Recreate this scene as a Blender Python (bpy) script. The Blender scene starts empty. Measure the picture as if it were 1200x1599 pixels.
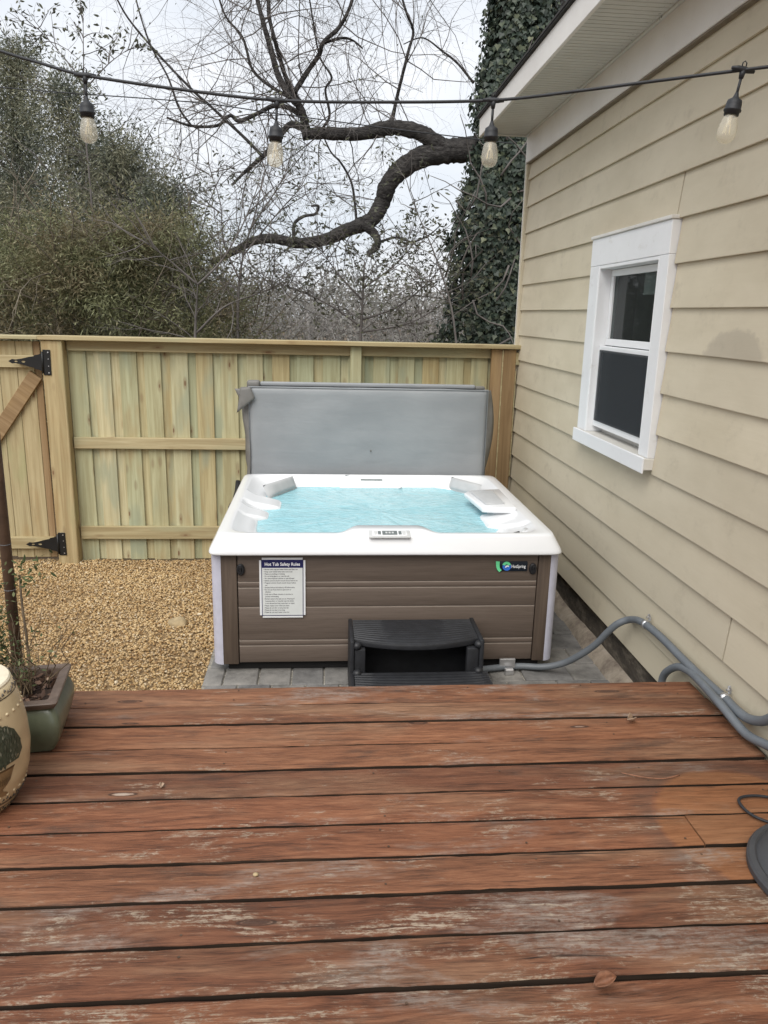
import bpy, bmesh, math, random
import numpy as np
from mathutils import Vector, Matrix, noise as mnoise
random.seed(7); rng = np.random.default_rng(11)
scn = bpy.context.scene
C = scn.collection
R = math.radians

# ------------------------------------------------------------------ camera, world, sun, exposure
# camera axes solved from the vanishing points of the house wall and of its corners
F_PX = 1200.0
def _n(v):
    v = np.array(v, float); return v / np.linalg.norm(v)
_Y = _n([504-600, 800-490, -F_PX]); _Z = -_n([490-600, 800-5445, -F_PX]); _Z = _n(_Z - _Y*_Z.dot(_Y)); _X = np.cross(_Y, _Z)
CAMM = np.array([_X, _Y, _Z]); CH = 1.53
cam_data = bpy.data.cameras.new('camera')
cam = bpy.data.objects.new('camera', cam_data); C.objects.link(cam)
cam_data.sensor_fit = 'VERTICAL'; cam_data.sensor_height = 24.0
cam_data.lens = 24.0*F_PX/1599.0
cam_data.clip_start = 0.05; cam_data.clip_end = 2000
m4 = Matrix([list(CAMM[0])+[0], list(CAMM[1])+[0], list(CAMM[2])+[CH], [0, 0, 0, 1]])
cam.matrix_world = m4
scn.camera = cam

SUN_EL, SUN_AZ = 52, 205           # degrees; azimuth from +Y, clockwise: behind the viewer's left shoulder
world = bpy.data.worlds.new('World'); scn.world = world; world.use_nodes = True
wt = world.node_tree; wt.nodes.clear()
def wn(t): return wt.nodes.new(t)
wo = wn('ShaderNodeOutputWorld'); b1 = wn('ShaderNodeBackground'); b2 = wn('ShaderNodeBackground'); mx = wn('ShaderNodeMixShader')
sky = wn('ShaderNodeTexSky'); sky.sky_type = 'NISHITA'; sky.sun_disc = False
sky.sun_elevation = R(SUN_EL); sky.sun_rotation = R(SUN_AZ); sky.dust_density = 3.0
b1.inputs['Strength'].default_value = 0.10
wt.links.new(sky.outputs[0], b1.inputs[0])
tc = wn('ShaderNodeTexCoord'); mp = wn('ShaderNodeMapping'); mp.inputs['Scale'].default_value = (1.6, 1.6, 3.6)
nz = wn('ShaderNodeTexNoise'); nz.inputs['Scale'].default_value = 1.7; nz.inputs['Detail'].default_value = 5; nz.inputs['Roughness'].default_value = 0.55
rp = wn('ShaderNodeValToRGB')
rp.color_ramp.elements[0].position = 0.30; rp.color_ramp.elements[0].color = (0.70, 0.755, 0.83, 1)
rp.color_ramp.elements[1].position = 0.68; rp.color_ramp.elements[1].color = (0.98, 0.985, 1.0, 1)
wt.links.new(tc.outputs['Generated'], mp.inputs[0]); wt.links.new(mp.outputs[0], nz.inputs['Vector'])
wt.links.new(nz.outputs['Fac'], rp.inputs[0]); wt.links.new(rp.outputs[0], b2.inputs[0])
b2.inputs['Strength'].default_value = 0.90
mx.inputs[0].default_value = 0.88
wt.links.new(b1.outputs[0], mx.inputs[1]); wt.links.new(b2.outputs[0], mx.inputs[2]); wt.links.new(mx.outputs[0], wo.inputs[0])

sd = bpy.data.lights.new('sun', 'SUN'); sd.energy = 2.3; sd.angle = R(50); sd.color = (1.0, 0.96, 0.90)
sun = bpy.data.objects.new('sun', sd); C.objects.link(sun)
_sv = Vector((math.sin(R(SUN_AZ))*math.cos(R(SUN_EL)), math.cos(R(SUN_AZ))*math.cos(R(SUN_EL)), math.sin(R(SUN_EL))))
sun.rotation_euler = _sv.to_track_quat('Z', 'Y').to_euler()
scn.view_settings.view_transform = 'Standard'; scn.view_settings.look = 'None'
scn.view_settings.exposure = 0.40; scn.view_settings.gamma = 1.0; scn.view_settings.use_curve_mapping = False
scn.cycles.max_bounces = 6; scn.cycles.transparent_max_bounces = 12
try: scn.cycles.use_denoising = True
except Exception: pass

# ------------------------------------------------------------------ helpers
def ray(px, py): return CAMM @ _n([px-600, 800-py, -F_PX])
def at(px, py, Y):            # point seen at that pixel at distance Y along the yard
    r = ray(px, py); return Vector((np.array([0, 0, CH]) + r*Y/r[1]).tolist())
def atx(px, py, X):
    r = ray(px, py); return Vector((np.array([0, 0, CH]) + r*X/r[0]).tolist())
def atz(px, py, Z):
    r = ray(px, py); return Vector((np.array([0, 0, CH]) + r*(Z-CH)/r[2]).tolist())

def tag(o, label=None, cat=None, group=None, kind=None):
    if label: o['label'] = label
    if cat: o['category'] = cat
    if group: o['group'] = group
    if kind: o['kind'] = kind
    return o
def empty(name, loc=(0, 0, 0), parent=None):
    o = bpy.data.objects.new(name, None); C.objects.link(o); o.location = loc; o.empty_display_size = .1
    if parent: o.parent = parent
    return o
def link(name, me, mat=None, parent=None, loc=(0, 0, 0), rot=(0, 0, 0), smooth=False):
    o = bpy.data.objects.new(name, me); C.objects.link(o)
    if mat is not None and len(me.materials) == 0: me.materials.append(mat)
    if smooth:
        me.polygons.foreach_set('use_smooth', [True]*len(me.polygons))
    if parent: o.parent = parent
    o.location = loc; o.rotation_euler = rot
    return o
def autosmooth(o, ang=35):
    me = o.data
    me.polygons.foreach_set('use_smooth', [True]*len(me.polygons))
    try: me.set_sharp_from_angle(angle=R(ang))
    except Exception: pass
    return o

class MB:
    def __init__(s): s.v = []; s.f = []
    def add(s, vs, fs):
        o = len(s.v); s.v += [tuple(v) for v in vs]; s.f += [tuple(i+o for i in f) for f in fs]
    def box(s, x0, x1, y0, y1, z0, z1):
        s.add([(x0,y0,z0),(x1,y0,z0),(x1,y1,z0),(x0,y1,z0),(x0,y0,z1),(x1,y0,z1),(x1,y1,z1),(x0,y1,z1)],
              [(0,3,2,1),(4,5,6,7),(0,1,5,4),(1,2,6,5),(2,3,7,6),(3,0,4,7)])
    def tube(s, pts, rad, n=8, cap=True):
        P = [Vector(p) for p in pts]; k = len(P)
        rads = rad if hasattr(rad, '__len__') else [rad]*k
        up = None; rings = []
        for i in range(k):
            t = (P[min(i+1, k-1)] - P[max(i-1, 0)])
            if t.length < 1e-9: t = Vector((0, 0, 1))
            t.normalize()
            if up is None:
                up = t.orthogonal().normalized()
            else:
                up = (up - t*up.dot(t))
                if up.length < 1e-6: up = t.orthogonal()
                up.normalize()
            b = t.cross(up)
            rings.append([P[i] + (up*math.cos(2*math.pi*j/n) + b*math.sin(2*math.pi*j/n))*rads[i] for j in range(n)])
        vs = [v for r in rings for v in r]; fs = []
        for i in range(k-1):
            for j in range(n):
                a = i*n+j; b2_ = i*n+(j+1) % n
                fs.append((a, b2_, b2_+n, a+n))
        if cap:
            fs.append(tuple(range(n-1, -1, -1))); fs.append(tuple(range((k-1)*n, k*n)))
        s.add(vs, fs)
    def lathe(s, prof, c=(0, 0, 0), n=32):
        vs = []; fs = []
        for r, z in prof:
            for j in range(n):
                a = 2*math.pi*j/n
                vs.append((c[0]+r*math.cos(a), c[1]+r*math.sin(a), c[2]+z))
        for i in range(len(prof)-1):
            for j in range(n):
                a = i*n+j; b = i*n+(j+1) % n
                fs.append((a, b, b+n, a+n))
        fs.append(tuple(range(n-1, -1, -1))); fs.append(tuple(range((len(prof)-1)*n, len(prof)*n)))
        s.add(vs, fs)
    def mesh(s, name='mesh'):
        me = bpy.data.meshes.new(name); me.from_pydata(s.v, [], s.f); me.update(); return me
    def build(s, name, mat=None, parent=None, smooth=False):
        return link(name, s.mesh(name), mat, parent, smooth=smooth)

def bbox(name, lo, hi, bev, mat, parent, seg=1, rot=None, smooth=False):
    """box with bevelled edges, origin at its centre"""
    c = [(a+b)/2 for a, b in zip(lo, hi)]; d = [(b-a) for a, b in zip(lo, hi)]
    bm = bmesh.new(); bmesh.ops.create_cube(bm, size=1)
    for v in bm.verts: v.co = Vector((v.co.x*d[0], v.co.y*d[1], v.co.z*d[2]))
    if bev: bmesh.ops.bevel(bm, geom=bm.edges[:], offset=min(bev, min(d)*.45), segments=seg, affect='EDGES', profile=.5)
    me = bpy.data.meshes.new(name); bm.to_mesh(me); bm.free()
    o = link(name, me, mat, parent, c, rot or (0, 0, 0))
    if smooth: autosmooth(o, 40)
    return o
def catmull(pts, sub=6):
    P = [Vector(p) for p in pts]; out = []
    for i in range(len(P)-1):
        p0 = P[max(i-1, 0)]; p1 = P[i]; p2 = P[i+1]; p3 = P[min(i+2, len(P)-1)]
        for k in range(sub):
            t = k/sub
            out.append(0.5*((2*p1)+(p2-p0)*t+(2*p0-5*p1+4*p2-p3)*t*t+(3*p1-p0-3*p2+p3)*t**3))
    out.append(P[-1]); return out
def arrmesh(name, verts, faces_flat, nper):
    """fast mesh from numpy arrays with nper-sided faces"""
    me = bpy.data.meshes.new(name); nf = len(faces_flat)//nper
    me.vertices.add(len(verts)); me.vertices.foreach_set('co', np.asarray(verts, np.float32).ravel())
    me.loops.add(nf*nper); me.loops.foreach_set('vertex_index', np.asarray(faces_flat, np.int32))
    me.polygons.add(nf); me.polygons.foreach_set('loop_start', np.arange(0, nf*nper, nper, dtype=np.int32))
    me.polygons.foreach_set('loop_total', np.full(nf, nper, np.int32))
    me.update(calc_edges=True); return me

# ------------------------------------------------------------------ materials
class NM:
    def __init__(s, name):
        s.m = bpy.data.materials.new(name); s.m.use_nodes = True; s.t = s.m.node_tree
        s.b = s.t.nodes['Principled BSDF']; s.out = s.t.nodes['Material Output']
    def n(s, typ, **kw):
        nd = s.t.nodes.new(typ)
        for k, v in kw.items():
            if k.startswith('_'): setattr(nd, k[1:], v)
            else:
                key = int(k[1:]) if k[0] == 'i' and k[1:].isdigit() else k.replace('__', ' ')
                s.put(nd.inputs[key], v)
        return nd
    def put(s, sock, v):
        if isinstance(v, bpy.types.NodeSocket): s.t.links.new(v, sock)
        elif isinstance(v, bpy.types.Node): s.t.links.new(v.outputs[0], sock)
        else:
            if hasattr(sock.default_value, '__len__') and len(sock.default_value) == 4 and len(v) == 3: v = (*v, 1)
            sock.default_value = v
    def pos(s): return s.n('ShaderNodeNewGeometry').outputs['Position']
    def objc(s): return s.n('ShaderNodeTexCoord').outputs['Object']
    def island(s): return s.n('ShaderNodeNewGeometry').outputs['Random Per Island']
    def rnd(s): return s.n('ShaderNodeObjectInfo').outputs['Random']
    def math(s, op, a, b=0.0, clamp=False):
        nd = s.n('ShaderNodeMath', _operation=op, _use_clamp=clamp); s.put(nd.inputs[0], a); s.put(nd.inputs[1], b); return nd.outputs[0]
    def vadd(s, a, b):
        nd = s.n('ShaderNodeVectorMath', _operation='ADD'); s.put(nd.inputs[0], a); s.put(nd.inputs[1], b); return nd.outputs[0]
    def scale(s, v, sc):
        nd = s.n('ShaderNodeMapping'); s.put(nd.inputs['Vector'], v); nd.inputs['Scale'].default_value = sc; return nd.outputs[0]
    def shift(s, v, r, k=(37., 61., 17.)):
        c = s.n('ShaderNodeCombineXYZ'); 
        for i in range(3): s.put(c.inputs[i], s.math('MULTIPLY', r, k[i]))
        return s.vadd(v, c.outputs[0])
    def noise(s, v, sc=1., det=4., rough=.55, dist=0.):
        nd = s.n('ShaderNodeTexNoise'); s.put(nd.inputs['Vector'], v)
        nd.inputs['Scale'].default_value = sc; nd.inputs['Detail'].default_value = det
        nd.inputs['Roughness'].default_value = rough; nd.inputs['Distortion'].default_value = dist
        return nd.outputs['Fac']
    def voro(s, v, sc=1., out='Distance', feat='F1'):
        nd = s.n('ShaderNodeTexVoronoi', _feature=feat); s.put(nd.inputs['Vector'], v); nd.inputs['Scale'].default_value = sc
        return nd.outputs[out]
    def ramp(s, f, stops, interp='LINEAR'):
        nd = s.n('ShaderNodeValToRGB'); cr = nd.color_ramp; cr.interpolation = interp
        while len(cr.elements) < len(stops): cr.elements.new(.5)
        for e, (p, c) in zip(cr.elements, stops):
            e.position = p; e.color = (*c, 1) if len(c) == 3 else c
        s.put(nd.inputs[0], f); return nd.outputs[0]
    def step(s, f, lo, hi, a=0., b=1.):
        nd = s.n('ShaderNodeMapRange', _interpolation_type='SMOOTHSTEP'); s.put(nd.inputs[0], f)
        nd.inputs[1].default_value = lo; nd.inputs[2].default_value = hi; nd.inputs[3].default_value = a; nd.inputs[4].default_value = b
        return nd.outputs[0]
    def mix(s, f, a, b, mode='MIX'):
        nd = s.n('ShaderNodeMix', _data_type='RGBA', _blend_type=mode); s.put(nd.inputs[0], f); s.put(nd.inputs[6], a); s.put(nd.inputs[7], b)
        return nd.outputs[2]
    def sep(s, v):
        return s.n('ShaderNodeSeparateXYZ', i0=v).outputs
    def bump(s, h, strength=.3, dist=.01):
        nd = s.n('ShaderNodeBump'); s.put(nd.inputs['Height'], h); nd.inputs['Strength'].default_value = strength; nd.inputs['Distance'].default_value = dist
        s.t.links.new(nd.outputs[0], s.b.inputs['Normal'])
    def fin(s, col=None, rough=.6, metal=0., spec=None):
        if col is not None: s.put(s.b.inputs['Base Color'], col)
        s.put(s.b.inputs['Roughness'], rough); s.b.inputs['Metallic'].default_value = metal
        if spec is not None: s.b.inputs['Specular IOR Level'].default_value = spec
        return s.m
def plain(name, col, rough=.6, metal=0., var=.12, sc=14., bump=.08, spec=None):
    k = NM(name); p = k.objc(); f = k.noise(p, sc, 4)
    c = k.mix(k.step(f, .3, .7), [x*(1-var) for x in col], [min(1, x*(1+var)) for x in col])
    if bump: k.bump(k.noise(p, sc*8, 3), bump, .003)
    return k.fin(c, rough, metal, spec)

M = {}
# weathered red-stained deck wood; grain runs along x
k = NM('deck_wood'); p = k.pos(); r = k.rnd(); ps = k.shift(p, r)
wv = k.noise(k.scale(ps, (2.2, 7, 7)), 1, 3, .5)                                   # grain wanders round the knots
cmb = k.n('ShaderNodeCombineXYZ'); k.put(cmb.inputs[1], k.math('MULTIPLY', k.math('SUBTRACT', wv, .5), .05)); pw = k.vadd(ps, cmb.outputs[0])
g1 = k.noise(k.scale(pw, (1.8, 22, 24)), 1, 7, .70, .5); g2 = k.noise(k.scale(pw, (9, 150, 90)), 1, 4, .68); g4 = k.noise(k.scale(pw, (5.5, 58, 60)), 1, 6, .74, .4)
g3 = k.noise(k.scale(pw, (16, 260, 200)), 1, 2, .5); spk = k.noise(k.scale(ps, (40, 85, 90)), 1, 5, .75, .4)
g = k.math('ADD', k.math('ADD', k.math('MULTIPLY', g1, .36), k.math('MULTIPLY', g4, .42)), k.math('ADD', k.math('MULTIPLY', g2, .22), k.math('MULTIPLY', k.math('SUBTRACT', g3, .5), .14)))
col = k.ramp(g, [(.36, (.035, .0145, .0085)), (.43, (.110, .043, .0215)), (.51, (.182, .073, .037)), (.59, (.246, .108, .057)), (.69, (.345, .190, .113))])
tint = k.ramp(r, [(0, (.74, .72, .72)), (.35, (1.02, .98, .94)), (.7, (1.0, 1.06, 1.06)), (1, (1.20, 1.18, 1.08))])
col = k.mix(1., col, tint, 'MULTIPLY')
tan = k.noise(k.scale(ps, (.8, 4.2, 4)), 1, 5, .6, .3)
col = k.mix(k.math('MULTIPLY', k.step(tan, .47, .66), .6), col, k.ramp(g, [(.38, (.12, .062, .034)), (.62, (.32, .192, .115))]))
stain = k.noise(k.scale(ps, (1.9, 6, 6)), 1.3, 6, .66); col = k.mix(k.math('MULTIPLY', k.step(stain, .54, .70), .62), col, k.ramp(g, [(.4, (.030, .019, .014)), (.65, (.115, .072, .050))]))
xyz = k.sep(p)
near = k.step(xyz[1], 2.9, 1.4, -.015, .062)
wclump = k.noise(k.scale(ps, (2.6, 8, 4)), 1, 7, .74, .5)
scr = k.math('ADD', k.math('MULTIPLY', g4, .42), k.math('ADD', k.math('MULTIPLY', g2, .28), k.math('MULTIPLY', spk, .44)))
wear = k.math('MULTIPLY', k.step(k.math('ADD', wclump, near), .550, .660), k.step(scr, .55, .635))
# one stain-free disc left by a pot that used to stand there
dx = k.math('SUBTRACT', xyz[0], 1.36); dy = k.math('SUBTRACT', xyz[1], 2.0)
d = k.math('SQRT', k.math('ADD', k.math('MULTIPLY', dx, dx), k.math('MULTIPLY', dy, dy)))
disc = k.step(k.math('ADD', d, k.math('MULTIPLY', k.math('SUBTRACT', stain, .5), .05)), .305, .285)
wear = k.math('MULTIPLY', wear, k.math('SUBTRACT', 1, k.math('MULTIPLY', disc, .75)))
col = k.mix(k.math('MULTIPLY', disc, .42), col, k.ramp(g, [(.3, (.20, .075, .025)), (.7, (.37, .165, .06))]))
ringd = k.math('MULTIPLY', k.step(d, .30, .315), k.step(d, .40, .32)); col = k.mix(k.math('MULTIPLY', ringd, .35), col, (.075, .05, .038))
wcol = k.ramp(g2, [(.3, (.27, .20, .135)), (.7, (.42, .355, .28))])
bleach = k.noise(k.scale(ps, (1.2, 3.6, 3)), 1.2, 5, .62, .4); bl = k.math('MULTIPLY', k.step(k.math('ADD', bleach, near), .57, .69), k.step(k.math('ADD', k.math('MULTIPLY', g4, .5), k.math('MULTIPLY', spk, .5)), .40, .60, .1, .95))
col = k.mix(k.math('MULTIPLY', bl, .68), col, k.ramp(g2, [(.35, (.16, .135, .115)), (.65, (.34, .31, .275))]))
col = k.mix(k.math('MULTIPLY', wear, .82), col, wcol)
pores = k.step(g2, .40, .30); col = k.mix(k.math('MULTIPLY', pores, .55), col, (.045, .021, .013))
kn = k.voro(k.scale(ps, (1.7, 7.5, 7.5)), 1); kn_m = k.step(k.math('ADD', kn, k.math('MULTIPLY', k.math('SUBTRACT', spk, .5), .05)), .085, .055)
kring = k.math('MULTIPLY', k.step(kn, .14, .08), k.step(k.math('SINE', k.math('MULTIPLY', kn, 260)), 0, 1))
col = k.mix(k.math('MULTIPLY', kring, .45), col, (.10, .045, .025)); kcol = k.mix(k.step(k.voro(k.scale(ps, (1.7, 7.5, 7.5)), 1, 'Color'), .40, .55), (.060, .030, .020), (.40, .33, .27)); col = k.mix(k.math('MULTIPLY', kn_m, .85), col, kcol); krim = k.math('MULTIPLY', k.step(kn, .10, .088), k.step(kn, .07, .082)); col = k.mix(k.math('MULTIPLY', krim, .8), col, (.035, .018, .012))
crack = k.noise(k.scale(pw, (1.0, 55, 60)), 1, 2, .45, .2); crk = k.math('MULTIPLY', k.step(crack, .70, .745), k.step(stain, .36, .46))
col = k.mix(k.math('MULTIPLY', crk, .85), col, (.03, .016, .011))
hh = k.math('SUBTRACT', k.math('ADD', g, k.math('MULTIPLY', wear, .1)), k.math('MULTIPLY', crk, .6)); k.bump(hh, .9, .007)
M['deck'] = k.fin(col, k.step(g, .3, .7, .62, .82), 0, .35)

k = NM('gap_shade_edge'); p = k.pos(); a = k.noise(k.scale(p, (3, 40, 60)), 1, 5, .6); M['deck_edge'] = k.fin(k.ramp(a, [(.3, (.014, .010, .008)), (.6, (.032, .022, .016)), (.8, (.085, .055, .04))]), .95, 0, .1)
def pine(name, axis, stops, knotcol=(.17, .09, .045), stain=None, bmp=.25):
    k = NM(name); p = k.objc(); r = k.rnd(); ps = k.shift(p, r)
    sg = [26, 26, 26]; sg[axis] = 1.2; sf = [130, 130, 130]; sf[axis] = 4; sk = [8.5, 8.5, 8.5]; sk[axis] = 2.9; sl = [3, 3, 3]; sl[axis] = .8
    g1 = k.noise(k.scale(ps, sg), 1, 5, .6, .8); g2 = k.noise(k.scale(ps, sf), 1, 3)
    base = k.ramp(r, stops)
    band = k.noise(k.scale(ps, sl), 1.6, 3)
    col = k.mix(k.step(g1, .3, .72), k.mix(1., base, (.78, .72, .64), 'MULTIPLY'), k.mix(1., base, (1.12, 1.12, 1.1), 'MULTIPLY'))
    if stain: col = k.mix(k.math('MULTIPLY', k.step(band, .52, .68), .65), col, stain)
    col = k.mix(k.math('MULTIPLY', k.step(band, .44, .28), .45), col, (.36, .235, .10))
    kn = k.voro(k.scale(ps, sk), 1)
    col = k.mix(k.math('MULTIPLY', k.step(kn, .20, .10), .35), col, knotcol)
    col = k.mix(k.math('MULTIPLY', k.step(kn, .085, .05), .85), col, knotcol)
    col = k.mix(k.math('MULTIPLY', k.step(g2, .6, .75), .25), col, (.2, .14, .07))
    k.bump(k.math('ADD', g1, k.math('MULTIPLY', g2, .5)), bmp, .003)
    return k.fin(col, .72, 0, .3)
M['fence_v'] = pine('fence_board_pine', 2, [(0, (.44, .37, .205)), (.2, (.49, .455, .28)), (.4, (.375, .40, .265)), (.6, (.57, .52, .335)), (.8, (.42, .435, .285)), (1, (.48, .415, .24))], stain=(.30, .335, .24))
M['fence_h'] = pine('fence_rail_pine', 0, [(0, (.385, .325, .19)), (1, (.46, .395, .245))], stain=(.36, .345, .21))
M['fence_post'] = pine('fence_post_pine', 2, [(0, (.40, .32, .18)), (1, (.45, .365, .21))], stain=(.36, .32, .175))
M['fence_brown'] = pine('fence_brown_pine', 2, [(0, (.27, .185, .10)), (1, (.33, .23, .13))])
M['gate_v'] = pine('gate_board_pine', 2, [(0, (.40, .335, .20)), (.5, (.46, .41, .255)), (1, (.40, .30, .17))], stain=(.34, .33, .17))

# painted lap siding
k = NM('cream_siding'); p = k.pos(); r = k.rnd(); xyz = k.sep(p)
st = k.noise(k.scale(p, (1, .8, 2.2)), 1.4, 6, .62); fine = k.noise(k.scale(p, (3, 3, 40)), 2, 3)
col = k.mix(k.step(st, .3, .7), (.535, .475, .355), (.620, .558, .430))
col = k.mix(1., col, k.ramp(r, [(0, (.95, .95, .95)), (1, (1.04, 1.035, 1.02))]), 'MULTIPLY')
dirt = k.noise(k.scale(p, (1, 3.2, 4)), 1.7, 7, .72); col = k.mix(k.math('MULTIPLY', k.step(dirt, .52, .76), .42), col, (.36, .31, .23))
low = k.step(xyz[2], .75, -.1, 0, .35); col = k.mix(k.math('MULTIPLY', low, k.step(st, .25, .7)), col, (.30, .275, .205))
ey = k.math('DIVIDE', k.math('SUBTRACT', xyz[1], 3.01), .24); ez = k.math('DIVIDE', k.math('SUBTRACT', xyz[2], 1.385), .125)
el = k.math('ADD', k.math('MULTIPLY', ey, ey), k.math('MULTIPLY', ez, ez))
pm = k.math('MULTIPLY', k.step(k.math('ADD', el, k.math('MULTIPLY', k.math('SUBTRACT', dirt, .5), 1.6)), 1.12, .78), k.step(xyz[2], 1.386, 1.396))
col = k.mix(k.math('MULTIPLY', pm, .48), col, (.345, .305, .245))
k.bump(k.math('ADD', fine, k.math('MULTIPLY', st, .6)), .12, .004)
M['siding'] = k.fin(col, .62, 0, .3)
def whitepaint(name, c0, c1, dirtc, amt):
    k = NM(name); p = k.pos(); s1 = k.noise(p, 2.2, 5, .6); col = k.mix(k.step(s1, .3, .7), c0, c1)
    dd = k.noise(k.scale(p, (6, 6, 9)), 1.4, 6, .7); col = k.mix(k.math('MULTIPLY', k.step(dd, .58, .78), amt), col, dirtc)
    k.bump(k.noise(p, 45, 4), .08, .003); return k.fin(col, .5, 0, .35)
M['trim_white'] = whitepaint('white_trim_paint', (.76, .77, .78), (.82, .83, .84), (.45, .42, .36), .35)
M['eave_white'] = whitepaint('eave_paint', (.72, .70, .67), (.79, .775, .745), (.45, .42, .36), .45)
def mildew(m):
    k = NM.__new__(NM); k.m = m; k.t = m.node_tree; k.b = k.t.nodes['Principled BSDF']; src = k.b.inputs['Base Color'].links[0].from_socket
    p = k.pos(); x_ = k.sep(p)[0]; a = k.noise(p, 55, 3, .7); b_ = k.noise(p, 2.6, 3, .6)
    f = k.math('MULTIPLY', k.math('MULTIPLY', k.step(a, .60, .66), k.step(x_, 1.50, 1.59)), k.step(b_, .46, .58)); k.put(k.b.inputs['Base Color'], k.mix(k.math('MULTIPLY', f, .9), src, (.03, .028, .025))); return m
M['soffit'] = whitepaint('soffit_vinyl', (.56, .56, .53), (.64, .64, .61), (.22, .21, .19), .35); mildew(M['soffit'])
M['sill_worn'] = whitepaint('worn_sill_paint', (.62, .60, .55), (.74, .73, .70), (.26, .21, .16), .75)
k = NM('foundation_block'); p = k.pos(); a = k.noise(k.scale(p, (4, 4, 9)), 1.3, 7, .7); b = k.noise(p, 30, 4)
col = k.ramp(a, [(.3, (.030, .026, .021)), (.5, (.08, .066, .050)), (.62, (.17, .145, .112)), (.8, (.32, .29, .235))]); k.bump(k.math('ADD', a, k.math('MULTIPLY', b, .4)), .7, .02); M['foundation'] = k.fin(col, .95)
k = NM('sandy_concrete'); p = k.pos(); a = k.noise(p, 7, 7, .68); col = k.ramp(a, [(.3, (.13, .10, .08)), (.5, (.30, .255, .20)), (.7, (.40, .35, .29))]); k.bump(a, .8, .02); M['ledge'] = k.fin(col, .95)
k = NM('grey_paver'); p = k.pos(); r = k.rnd(); a = k.noise(p, 9, 6, .65); b = k.noise(p, 90, 3)
col = k.mix(1., k.ramp(a, [(.28, (.10, .098, .095)), (.5, (.19, .187, .18)), (.75, (.27, .262, .25))]), k.ramp(r, [(0, (.8, .8, .82)), (.5, (1, .98, .95)), (1, (1.15, 1.12, 1.08))]), 'MULTIPLY'); k.bump(k.math('ADD', a, b), .35, .006); M['paver'] = k.fin(col, .88)
k = NM('joint_sand'); p = k.pos(); a = k.noise(p, 30, 5); col = k.ramp(a, [(.3, (.10, .09, .075)), (.55, (.30, .28, .24)), (.75, (.50, .48, .43))]); M['joint'] = k.fin(col, .95)
k = NM('ground_soil'); p = k.pos(); a = k.noise(p, 2.5, 8, .7); b = k.noise(p, 60, 4); col = k.ramp(k.math('ADD', k.math('MULTIPLY', a, .6), k.math('MULTIPLY', b, .4)), [(.3, (.05, .035, .02)), (.5, (.13, .085, .045)), (.7, (.22, .15, .08))]); k.bump(b, .7, .02); M['ground'] = k.fin(col, .95)
k = NM('gravel_stone'); i = k.island(); p = k.pos(); a = k.noise(p, 150, 3); big = k.noise(p, 1.1, 4, .6)
col = k.ramp(i, [(0, (.24, .14, .065)), (.2, (.42, .285, .135)), (.5, (.52, .38, .20)), (.75, (.60, .47, .28)), (.93, (.44, .34, .22)), (1, (.70, .62, .47))])
col = k.mix(1., col, k.ramp(big, [(.3, (.78, .72, .66)), (.65, (1.08, 1.06, 1.02))]), 'MULTIPLY'); col = k.mix(k.step(a, .4, .75), col, k.mix(1., col, (.78, .74, .68), 'MULTIPLY'))
M['gravel'] = k.fin(col, .8, 0, .3)
k = NM('sandy_grit'); p = k.pos(); a = k.noise(p, 130, 4, .7); M['grit'] = k.fin(k.ramp(a, [(.3, (.10, .062, .03)), (.5, (.27, .18, .09)), (.7, (.42, .31, .17))]), .95)
M['rock'] = plain('sandstone_rock', (.40, .31, .18), .9, 0, .3, 9, .6)

# hot tub
k = NM('white_acrylic'); p = k.pos(); a = k.noise(p, 3, 4); col = k.mix(a, (.74, .755, .775), (.80, .81, .82)); k.bump(k.noise(p, 160, 2), .02, .001); M['acrylic'] = k.fin(col, .16, 0, .5); 
k.b.inputs['Coat Weight'].default_value = .25; k.b.inputs['Coat Roughness'].default_value = .08
k = NM('composite_panel'); p = k.objc(); g1 = k.noise(k.scale(p, (1.6, 30, 40)), 1, 5, .6, .5); g2 = k.noise(k.scale(p, (6, 60, 160)), 1, 3)
col = k.ramp(k.math('ADD', k.math('MULTIPLY', g1, .6), k.math('MULTIPLY', g2, .4)), [(.3, (.092, .069, .054)), (.55, (.128, .098, .079)), (.75, (.155, .120, .098))]); k.bump(g2, .2, .002); M['panel'] = k.fin(col, .6, 0, .35)
k = NM('composite_stile'); p = k.objc(); g1 = k.noise(k.scale(p, (40, 40, 1.6)), 1, 5, .6, .5); col = k.ramp(g1, [(.3, (.075, .054, .040)), (.7, (.125, .092, .069))]); k.bump(g1, .15, .002); M['stile'] = k.fin(col, .6, 0, .35)
M['groove'] = plain('panel_lip', (.30, .25, .21), .55, 0, .08)  # pale tone paints in the highlight along the groove lips
M['corner'] = plain('lavender_grey_plastic', (.50, .50, .585), .45, 0, .05)
M['black_plastic'] = plain('black_plastic', (.012, .012, .014), .5, 0, .2)
M['black_step'] = plain('black_step_plastic', (.016, .017, .020), .52, 0, .2, 20, .12)
M['dark_base'] = plain('dark_base_plastic', (.010, .009, .009), .8)
M['pillow'] = plain('pale_grey_pillow', (.45, .46, .465), .6, 0, .05, 10, .15)
M['light_grey'] = plain('light_grey_plastic', (.52, .53, .53), .4, 0, .05)
M['screen'] = plain('control_screen', (.12, .14, .14), .2, 0, .1)
M['navy'] = plain('navy_badge', (.006, .012, .022), .35, 0, .1)
M['mint'] = plain('mint_print', (.16, .72, .34), .4, 0, .03)
M['blue_print'] = plain('blue_print', (.04, .16, .60), .4, 0, .03)
M['white_print'] = plain('white_print', (.85, .87, .88), .4, 0, .02)
M['sign_white'] = plain('sign_white', (.66, .68, .67), .35, 0, .03)
M['sign_blue'] = plain('sign_blue', (.018, .020, .095), .35, 0, .05)
M['ink'] = plain('sign_ink', (.05, .05, .06), .5, 0, .05)
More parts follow.
